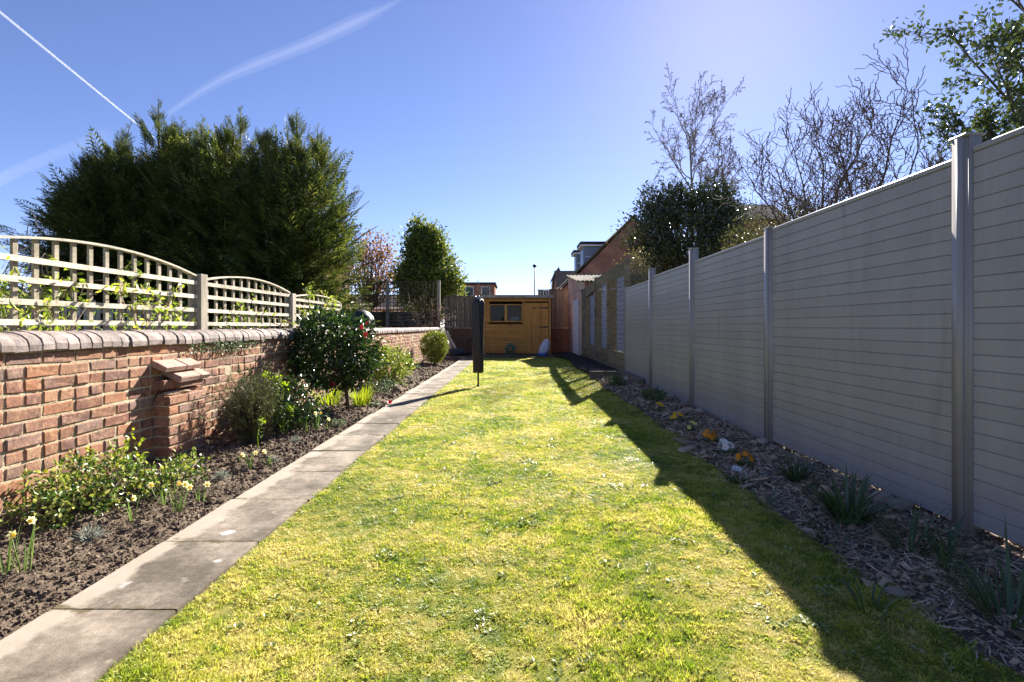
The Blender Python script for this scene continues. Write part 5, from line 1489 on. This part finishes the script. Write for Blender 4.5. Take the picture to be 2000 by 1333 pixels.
# euonymus in the near left corner
ed_ = 2.95
t = bush('euonymus_shrub', (PX(150, ed_), ed_, .0), 'sprawling yellow and green variegated shrub in front of the brick wall, nearest left', 'shrub', (PX(155, ed_) + .03, ed_ + .03, .11), (.21, .42, .19), 190, 11, .035, .031, .018, MAT['euonymus'], MAT['twig'], zmin=-.0, shell=.5, stems=60, outward=.7)
m = MB(); P_ = []; D = []
for q in range(10):
    a = rng.uniform(0, 6.28); b = np.array([PX(155, ed_) + rng.normal() * .12, ed_ + .05 + rng.normal() * .22, .20]); tip = b + np.array([rng.normal() * .07, rng.normal() * .12 + .04, rng.uniform(.05, .20)])
    m.tube([b - np.array([0, 0, .2]), b, tip], [.003, .0025, .0012], 4)
    for s in np.linspace(.2, 1.05, 9): P_.append(b + (tip - b) * s); D.append(rdirs(1)[0] + np.array([0, 0, .7]))
m.build('shoots', MAT['twig'], t)
n = len(P_); V, fc = leafgeo(np.array(P_), np.array(D), rdirs(n) + np.array([0, 0, .5]), .032 * rng.uniform(.6, 1.2, n), .019, 'oval'); MB().add(V, fc).build('shoot_leaves', MAT['euontip'], t)
d = 3.35
bush('variegated_creeper', (PX(330, d), d, bed_z(PX(330, d), d)), 'low variegated creeper spreading right of the yellow shrub toward the buttress', 'shrub', (PX(318, d), d + .05, .07), (.16, .34, .10), 80, 9, .03, .030, .018, MAT['euonymus'], MAT['twig'], zmin=-.0, shell=.4, stems=26)


def spiky(name, label, cat, c, n, L, W, spread, leanout, mat, bend=.6, group=None, part='leaf', individual=False, seg=5):
    t = thing(name, c, label, cat, group); m = MB()
    for q in range(n):
        a = rng.uniform(0, 6.28); r = spread * math.sqrt(rng.uniform())
        p = (c[0] + r * math.cos(a), c[1] + r * math.sin(a), c[2] - .012)
        V, fc = blade(p, (math.cos(a) * leanout * rng.uniform(.3, 1.4), math.sin(a) * leanout * rng.uniform(.3, 1.4), 1), L * rng.uniform(.55, 1.15), W * rng.uniform(.7, 1.15), bend * rng.uniform(.5, 1.4), seg)
        if individual: MB().add(V, fc).build(part, mat, t, True)
        else: m.add(V, fc)
    if not individual: m.build('leaves', mat, t, True)
    return t


# daffodils
petal6 = flower_mesh('flower', MAT['daffpetal'], 6, .020, .013, 1, .12)
cupm = MB().lathe((0, 0, 0), [(.0045, 0), (.0065, .009), (.009, .015), (.008, .0145)], 10).mesh('trumpet', MAT['daffcup'], smooth=True)
def daffodil(px_, py_, nb, nf, label, Ht=.2, flowers=None, far=1.0):
    d = GD(py_); x = PX(px_, d); z = bed_z(x, d)
    t = spiky('daffodil', label, 'daffodil', (x, d, z), nb, Ht, .0075, .022 * far, .22, MAT['daff'], .25, 'daffodils in the soil bed')
    for q in range(nf):
        a = rng.uniform(0, 6.28); top = np.array([x + rng.normal() * .035, d + rng.normal() * .035, z + Ht * rng.uniform(.8, 1.1)]); st = np.array([x + rng.normal() * .01, d + rng.normal() * .01, z - .01])
        f = np.array([math.cos(a) * .5 + .35, math.sin(a) * .5 - .5, -.05]); f = unit(f)
        stem = MB().tube([st, (st + top) / 2 + rng.normal(size=3) * .004, top, top + f * .016 + np.array([0, 0, .004]), top + f * .028], [.0028, .0025, .0022, .002, .002], 5).build('stem', MAT['daff'], t, True)
        rot = Vector(f).to_track_quat('Z', 'Y').to_euler()
        pos = top + f * .028
        fl = put('flower', petal6, stem, pos, rot); c = put('trumpet', cupm, stem, pos, rot)
daffodil(12, 1128, 9, 0, 'daffodil leaves at the left picture edge beside the path', .22)
daffodil(48, 1120, 5, 2, 'two drooping daffodils at the left edge below the yellow shrub', .20)
daffodil(262, 1012, 4, 1, 'single daffodil between yellow shrub and lavender, nearest the path', .14)
daffodil(348, 1000, 8, 3, 'clump of three daffodils in front of the brick buttress', .17)
daffodil(320, 985, 4, 1, 'small daffodil just left of the three bloom clump', .13)
daffodil(390, 976, 6, 1, 'daffodil leaning right of the three bloom clump', .12)
daffodil(468, 905, 5, 0, 'leafy daffodil shoots left of the upper clump', .11)
daffodil(487, 912, 6, 2, 'two upright daffodils beyond the buttress', .14)
daffodil(523, 905, 7, 1, 'daffodil shoots beside a grey tuft beyond the buttress', .12)
daffodil(597, 845, 5, 0, 'daffodil leaves under the dark shrub by the path', .13)
daffodil(618, 842, 6, 2, 'two yellow daffodils under the camellia near the path', .20)
daffodil(640, 838, 5, 1, 'last daffodil under the camellia, nearest its trunk', .14)

def tuft(px_, py_, s, label):
    d = GD(py_); x = PX(px_, d); z = bed_z(x, d)
    t = thing('lavender', (x, d, z), label, 'lavender', 'grey lavender tufts in the soil bed')
    n = 190; U = rdirs(n); U[:, 2] = np.abs(U[:, 2]) * 1.1 + .15; U = unit(U)
    V, fc = leafgeo(np.array([x, d, z - .01]) + U * s * rng.uniform(.1, .75, n)[:, None], unit(U + rng.normal(size=(n, 3)) * .35), rdirs(n), s * .5 * rng.uniform(.6, 1.2, n), s * .055, 'diamond'); MB().add(V, fc).build('leaves', MAT['lavender'], t)
    m = MB()
    for q in range(16): m.tube([(x, d, z - .015), np.array([x, d, z]) + U[q] * s * .6], [.0025, .0015], 4)
    m.build('stems', MAT['twig'], t)
tuft(174, 1052, .085, 'nearest grey lavender tuft, below the yellow shrub')
tuft(432, 938, .07, 'grey lavender tuft right of the brick buttress')
tuft(578, 862, .07, 'grey lavender tuft below the dark rosemary')
tuft(535, 898, .06, 'small grey tuft beside the upper daffodils')
tuft(800, 740, .10, 'far grey tuft beyond the camellia by the path')

# rosemary-like shrub leaning on the wall
d = 4.75; rx_, rz_ = PX(500, d), .0
t = thing('rosemary', (rx_, d, bed_z(rx_, d)), 'wispy brown green rosemary leaning against the wall before the camellia', 'shrub')
m = MB(); P_ = []; D = []
for q in range(170):
    a = rng.uniform(0, 6.28); r = rng.uniform(0, .14)
    p = np.array([rx_ + r * math.cos(a) * .8, d + r * math.sin(a), -.03]); L_ = rng.uniform(.3, .78)
    dd = unit(np.array([rng.normal() * .22 - .05, rng.normal() * .42, 1.0])); pts = [p]
    for s in range(6):
        pts.append(pts[-1] + dd * L_ / 6); dd = unit(dd + rng.normal(size=3) * .13 + np.array([0, -.02, -.04]))
        for _ in range(18 if s > 0 else 4): P_.append(pts[-1] - dd * L_ / 6 * rng.uniform()); D.append(unit(dd + rng.normal(size=3) * .7))
    pts = np.array(pts); pts[:, 0] = np.maximum(pts[:, 0], WALL_X + .02)
    m.tube(pts, np.linspace(.0035, .0012, 7), 4)
P_ = np.array(P_); P_[:, 0] = np.maximum(P_[:, 0], WALL_X + .015)
m.build('stems', MAT['twig'], t)
n = len(P_); V, fc = leafgeo(P_, np.array(D), rdirs(n), .034 * rng.uniform(.6, 1.2, n), .0052, 'diamond'); MB().add(V, fc).build('leaves', MAT['rosemary'], t)
# dark leafy shrub filling between rosemary and camellia
d = 5.3; bush('dark_shrub', (PX(560, d), d, .0), 'low dark leafy shrub in the shade left of the camellia trunk', 'shrub', (PX(572, d), d, .25), (.28, .45, .27), 150, 12, .05, .045, .022, MAT['camellia'], MAT['twig'], zmin=0.0, shell=.4, stems=30)
# euphorbia
def euphorbia(px_, ptop, pbase, label, heads):
    d = GD(pbase); x = PX(px_, d); z = bed_z(x, d); t = thing('euphorbia', (x, d, z), label, 'euphorbia', 'lime euphorbias by the rosemary'); zt = PZ(ptop, d)
    m = MB(); P_ = []; D = []; PL = []; DL = []
    for q in range(heads):
        top = np.array([x + rng.normal() * .035 * heads ** .5, d + rng.normal() * .05, z + (zt - z) * rng.uniform(.75, 1.0)]); m.tube([(x, d, z - .02), (x + (top[0] - x) * .4, d, (z + top[2]) / 2), top], [.005, .004, .003], 5)
        for _ in range(34): P_.append(top + rng.normal(size=3) * .018); D.append(rdirs(1)[0] + np.array([0, 0, .4]))
        for s in np.linspace(.3, .95, 14): a = rng.uniform(0, 6.28); PL.append(np.array([x, d, z]) + (top - np.array([x, d, z])) * s); DL.append((math.cos(a), math.sin(a), .2))
    m.build('stems', MAT['lime'], t)
    n = len(P_); V, fc = leafgeo(np.array(P_), np.array(D), rdirs(n) + np.array([0, 0, 1]), .022, .018, 'oval'); MB().add(V, fc).build('bracts', MAT['lime'], t)
    n = len(PL); V, fc = leafgeo(np.array(PL), np.array(DL, float), np.tile([0, 0, 1.], (n, 1)), .04, .009, 'oval'); MB().add(V, fc).build('leaves', MAT['daff'], t)
euphorbia(552, 735, 850, 'taller lime green euphorbia right of the rosemary', 4)
euphorbia(505, 815, 878, 'short lime green euphorbia spike in front of the rosemary', 1)
euphorbia(557, 795, 852, 'small lime euphorbia shoot under the taller one', 2)
# sunlit strap leaves behind the camellia trunk
d = 7.0; spiky('crocosmia', 'bright yellow green strap leaves right of the camellia trunk', 'plant', (PX(706, d), d, bed_z(PX(706, d), d)), 110, .30, .011, .11, .4, MAT['strapyellow'], .8, 'backlit strap leaved plants under the camellia')
d = 6.9; spiky('crocosmia', 'bright yellow green strap leaves left of the camellia trunk', 'plant', (PX(640, d), d, bed_z(PX(640, d), d)), 90, .27, .011, .15, .45, MAT['strapyellow'], .8, 'backlit strap leaved plants under the camellia')
d = 9.3; bush('variegated_shrub', (PX(765, d), d, .0), 'yellow green leafy shrub right of the camellia', 'shrub', (PX(765, d), d, .36), (.34, .42, .34), 130, 12, .055, .065, .03, MAT['olive'], MAT['twig'], zmin=.0, shell=.55, stems=30)
d = 10.2; bush('pink_shrub', (PX(742, d), d, .0), 'reddish leaved shrub tucked behind the camellia', 'shrub', (PX(742, d), d, .42), (.22, .3, .34), 50, 10, .055, .06, .028, MAT['redleaf'], MAT['twig'], zmin=.0, shell=.5)
d = 8.6; bush('groundcover', (PX(745, d), d, .0), 'low grey green ground cover spilling toward the path', 'plant', (PX(748, d), d, .05), (.24, .55, .11), 120, 9, .04, .032, .018, MAT['periwinkle'], MAT['twig'], zmin=-.01, shell=.3, stems=20)
d = 14.3; bush('box_ball', (PX(848, d), d, .0), 'clipped round box bush near the end of the path', 'shrub', (PX(848, d), d, .50), (.36, .36, .40), 900, 14, .03, .036, .02, MAT['box'], MAT['twig'], zmin=.0, shell=.85, trunk=(PX(848, d), d, .2), kind='diamond')
for k, (px_, py_, s) in enumerate(((735, 792, .05), (660, 830, .06), (815, 722, .09))):
    d = GD(py_); x = PX(px_, d)
    bush('seedling', (x, d, bed_z(x, d)), ('small seedling by the path edge right of the camellia', 'small seedling in front of the camellia trunk', 'small seedling before the box bush')[k], 'plant', (x, d, bed_z(x, d) + s * .5), (s, s, s * .7), 20, 6, .015, .03, .016, MAT['periwinkle'], MAT['twig'], 'seedlings in the soil bed', stems=8)

# ------------------------------------------------------------------ planting in the mulch bed
def petal5(mat): return flower_mesh('flower', mat, 5, .026, .025, 1, .22)
PF = {k: petal5(MAT[k]) for k in ('pyellow', 'ppale', 'porange', 'pwhite', 'pblue')}
eye_me = MB().lathe((0, 0, 0), [(.005, .004), (.0045, .007), (.001, .0075)], 8).mesh('flower_eye', MAT['daffcup'])
for px_, py_, mt, nf, lab, s in ((1287, 806, 'pyellow', 7, 'farthest yellow primrose in the bark mulch', 1.2), (1323, 827, 'pyellow', 9, 'second yellow primrose from the far end of the mulch bed', 1.25), (1352, 844, 'ppale', 5, 'pale lemon primrose between the yellow and orange ones', 1.1), (1384, 864, 'porange', 10, 'deep orange primrose in the middle of the row', 1.25), (1415, 886, 'pwhite', 8, 'white primrose with yellow eyes in the mulch', 1.45), (1454, 909, 'porange', 9, 'nearest orange primrose, right of the white one', 1.15), (1440, 940, 'pblue', 4, 'pale blue primrose nearest the lawn edge', 1.2)):
    d = GD(py_); x = PX(px_, d); z = mul_z(x, d)
    t = thing('primrose', (x, d, z), lab, 'primrose', 'primroses in the mulch bed')
    n = 12; a = np.linspace(0, 6.28, n, endpoint=False) + rng.normal(size=n) * .2
    V, fc = leafgeo(np.stack([x + .008 * np.cos(a), d + .008 * np.sin(a), np.full(n, z)], 1), np.stack([np.cos(a), np.sin(a), rng.uniform(.15, .7, n)], 1), np.tile([0, 0, 1.], (n, 1)), .075 * s * rng.uniform(.7, 1.1, n), .032, 'oval', .1, .25); MB().add(V, fc).build('leaves', MAT['primleaf'], t)
    for q in range(nf):
        b = 2 * math.pi * q / nf + rng.normal() * .25; el = rng.uniform(.15, 1.4); r = .046 * s * math.cos(el); pos = (x + r * math.cos(b), d + r * math.sin(b), z + .03 + .052 * s * math.sin(el))
        st = MB().tube([(x, d, z), pos], [.0018, .0015], 4).build('stem', MAT['primleaf'], t)
        rot = Vector((math.cos(b) * math.cos(el), math.sin(b) * math.cos(el) - .45, math.sin(el))).to_track_quat('Z', 'Y').to_euler()
        put('flower', PF[mt], st, pos, rot, (s * .85,) * 3); put('flower_eye', eye_me, st, pos, rot, (s * .85,) * 3)
for px_, py_, n, L_, W_, sp_, lean, bend, lab in ((1660, 1022, 85, .30, .018, .07, .75, 1.2, 'largest dark green strap leaved clump under the grey fence'), (1556, 940, 50, .22, .014, .05, .75, 1.2, 'smaller strap leaved clump farther along the fence, behind the largest'), (1775, 1078, 34, .30, .011, .05, .9, 1.5, 'flopped strap leaved clump between the largest one and the post'), (1965, 1215, 46, .33, .013, .07, .9, 1.4, 'nearest strap leaved clump at the right picture edge'), (1700, 1190, 20, .22, .008, .05, .9, 1.6, 'thin grassy clump at the lawn edge in the shade'), (1625, 1050, 18, .24, .008, .05, 1.0, 1.6, 'thin grassy leaves sprawling left of the largest clump'), (1490, 985, 14, .18, .008, .05, 1.0, 1.5, 'small grassy clump near the pale blue primrose'), (1850, 1110, 20, .26, .009, .05, .9, 1.5, 'grassy clump at the foot of the near fence post')):
    d = GD(py_); x = PX(px_, d); spiky('strap_plant', lab, 'plant', (x, d, mul_z(x, d)), n, L_, W_, sp_, lean, MAT['strap'], bend, 'strap leaved plants under the fence', individual=(n >= 30))
bush('fern_shrub', (PX(1292, 9.0) - .75, 9.0, mul_z(1.75, 9.0)), 'small dark plant in the mulch near the timber edging', 'plant', (PX(1292, 9.0) - .75, 9.0, .1), (.16, .2, .1), 40, 10, .03, .04, .02, MAT['primleaf'], MAT['twig'], zmin=0, shell=.3)
bush('dark_creeper', (PX(1290, 7.2) - .1, 7.2, mul_z(1.9, 7.2)), 'dark low plant at the foot of the far fence panel', 'plant', (PX(1290, 7.2) - .1, 7.2, .09), (.14, .22, .08), 40, 10, .03, .04, .02, MAT['primleaf'], MAT['twig'], zmin=0, shell=.3)
# stones along the fence foot
for k, (px_, py_, s, lab) in enumerate(((1768, 1003, .06, 'pale stone at the fence foot beside the largest strap clump'), (1748, 984, .05, 'rounded stone behind the pale one at the fence foot'), (1515, 872, .045, 'stone at the foot of the second fence post'), (1384, 814, .055, 'round pale stone under the middle fence panel'), (1332, 785, .07, 'stone at the foot of the third fence post'), (1245, 748, .09, 'rounded stone by the timber edging'), (1750, 1160, .03, 'small pale stone at the lawn edge in the shade'))):
    d = GD(py_); x = min(PX(px_, d), FENCE_X - .05 - s * .6); z = mul_z(x, d)
    o = put('stone', rock_mesh('stone', MAT['stone'], 2, .22, .7), None, (x, d, z + s * .3), (0, 0, rng.uniform(0, 6)), (s * 1.25, s, s)); tag(o, lab, 'stone', 'stones along the fence foot')
# timber edging at the change of beds
for (x0, x1, y0, y1, lab) in ((1.50, 2.16, 10.42, 10.54, 'timber sleeper across the end of the mulch bed'), (2.08, 2.19, 8.9, 10.40, 'short timber edging along the foot of the last fence panel')):
    o = MB().box(x0, x1, y0, y1, -.09, .15).build('timber_edging', MAT['sleeper'], None, bevel=.008, loc=((x0 + x1) / 2, (y0 + y1) / 2, -.09)); tag(o, lab, 'edging', 'timber edgings')
o = MB().box(-2.62, -1.3, 17.18, 17.30, -.09, .06).build('concrete_edging', MAT['slab'], None, bevel=.008, loc=(-2, 17.24, -.09)); tag(o, 'pale concrete kerb across the end of the path', 'edging')

# ------------------------------------------------------------------ odds and ends by the end of the wall
x, d = PX(876, 19.9), 19.9
t = thing('brick_plinth', (x, d, -.09), 'short dark brick plinth under the tan pot', 'plinth')
MB().box(x - .16, x + .16, d - .16, d + .16, -.095, .70).build('mortar', MAT['mortar'], t)
m = MB()
for k in range(10):
    for q in range(2):
        o_ = .08 if k % 2 else 0
        m.box(x - .165 + q * .167, x - .165 + q * .167 + .158, d - .168, d + .168, -.075 + k * CH, -.075 + k * CH + .066)
tag(m.build('brick_courses', MAT['darkbrick'], t), kind='stuff')
t = thing('flower_pot', (x, d, .70), 'tan plastic flower pot standing on the plinth behind the box bush', 'pot')
MB().lathe((x, d, .70), [(.11, 0), (.145, .28), (.165, .28), (.165, .34), (.14, .34), (.13, .25)], 20).build('pot_body', MAT['tan'], t, True)
o = lump((PX(892, 18.3), 18.3, .02), [(.36, 0), (.40, .05), (.36, .13), (.27, .2), (.15, .25), (.04, .27)], 30, .35, (1.3, .8), (0, 0), 9).build('tarpaulin_heap', MAT['black'], None, True, loc=(PX(892, 18.3), 18.3, .02)); tag(o, 'dark crumpled tarpaulin heap left of the shed', 'tarpaulin')
for k, (xa, xb, lab) in enumerate(((-2.42, -2.15, 'pale plank leaning by the wall end, left one'), (-2.34, -1.98, 'pale plank leaning by the wall end, right one'))):
    o = MB().bar((xa - .12, 19.0, .86), (xb, 18.6 + .1 * k, .04), .09, .022, up=(0, 1, 0)).build('plank', MAT['trellis'], None, loc=(xb, 18.6, .04)); tag(o, lab, 'plank', 'planks at the wall end')
# black domed barbecue cover behind the wall
x, d = PX(706, 12.4), 12.4
t = thing('covered_barbecue', (x, d, -.09), 'black domed barbecue cover standing behind the wall beyond the trellis', 'barbecue')
lump((x, d, .55), [(.31, 0), (.33, .2), (.33, .45), (.31, .6), (.27, .72), (.19, .82), (.09, .87), (.02, .885)], 28, .07, (1, 1), (0, 0), 4).build('cover', MAT['black'], t, True)
for q in range(3):
    b = q * 2.09; MB().tube([(x + .12 * math.cos(b), d + .12 * math.sin(b), .6), (x + .27 * math.cos(b), d + .27 * math.sin(b), -.095)], [.014, .014], 6).build('leg', MAT['blackmetal'], t, True)

# ------------------------------------------------------------------ contrails: long thin cloud tubes high in the sky
def contrail(pix, alt, wpx, dens, label, name='contrail'):
    pts = []; rad = []
    for (px_, py_), w in zip(pix, wpx):
        v = np.array([(px_ - CX) / F, 1.0, (CY - py_) / F]); s = (alt - EYE) / v[2]
        pts.append(np.array([0, 0, EYE]) + v * s); rad.append(w / 2 * s / F)
    o = MB().tube(pts, rad, 16).build(name, None, None, True)
    m, nt, out = newmat(name + '_ice_cloud')
    vs = nd(nt, 'ShaderNodeVolumePrincipled', None, {'Color': (1, 1, 1, 1), 'Density': dens / (2 * np.mean(rad)), 'Anisotropy': .3})
    nt.links.new(vs.outputs[0], out.inputs['Volume'])
    o.data.materials.clear(); o.data.materials.append(m)
    return tag(o, label, 'contrail', 'contrails in the sky')
def smooth_path(pts, n=28):
    P_ = np.array(pts, float); t = np.arange(len(P_)); tt = np.linspace(0, len(P_) - 1, n)
    out = np.stack([np.interp(tt, t, P_[:, k]) for k in range(2)], 1)
    for _ in range(6): out[1:-1] = (out[:-2] + 2 * out[1:-1] + out[2:]) / 4
    return out
contrail([(-220, -155), (0, 24), (130, 130), (300, 269)], 3000, [7, 5.5, 4.5, 3], .26, 'thin sharp straight contrail running down to the conifers')
c2 = smooth_path([(325, 225), (420, 158), (520, 118), (600, 88), (670, 55), (725, 30), (800, -10)])
contrail(c2, 3000, np.interp(np.linspace(0, 1, 28), [0, .3, .75, 1], [10, 26, 30, 6]), .018, 'broad faint curved contrail rising right above the conifers')
contrail(c2 + np.array([3, -2]), 3010, np.interp(np.linspace(0, 1, 28), [0, .3, .75, 1], [3, 9, 12, 3]), .016, 'brighter core strand inside the broad curved contrail')
contrail(smooth_path([(-120, 420), (0, 350), (110, 300), (215, 262)]), 3000, [24] * 28, .016, 'faint broad contrail low at the left edge')
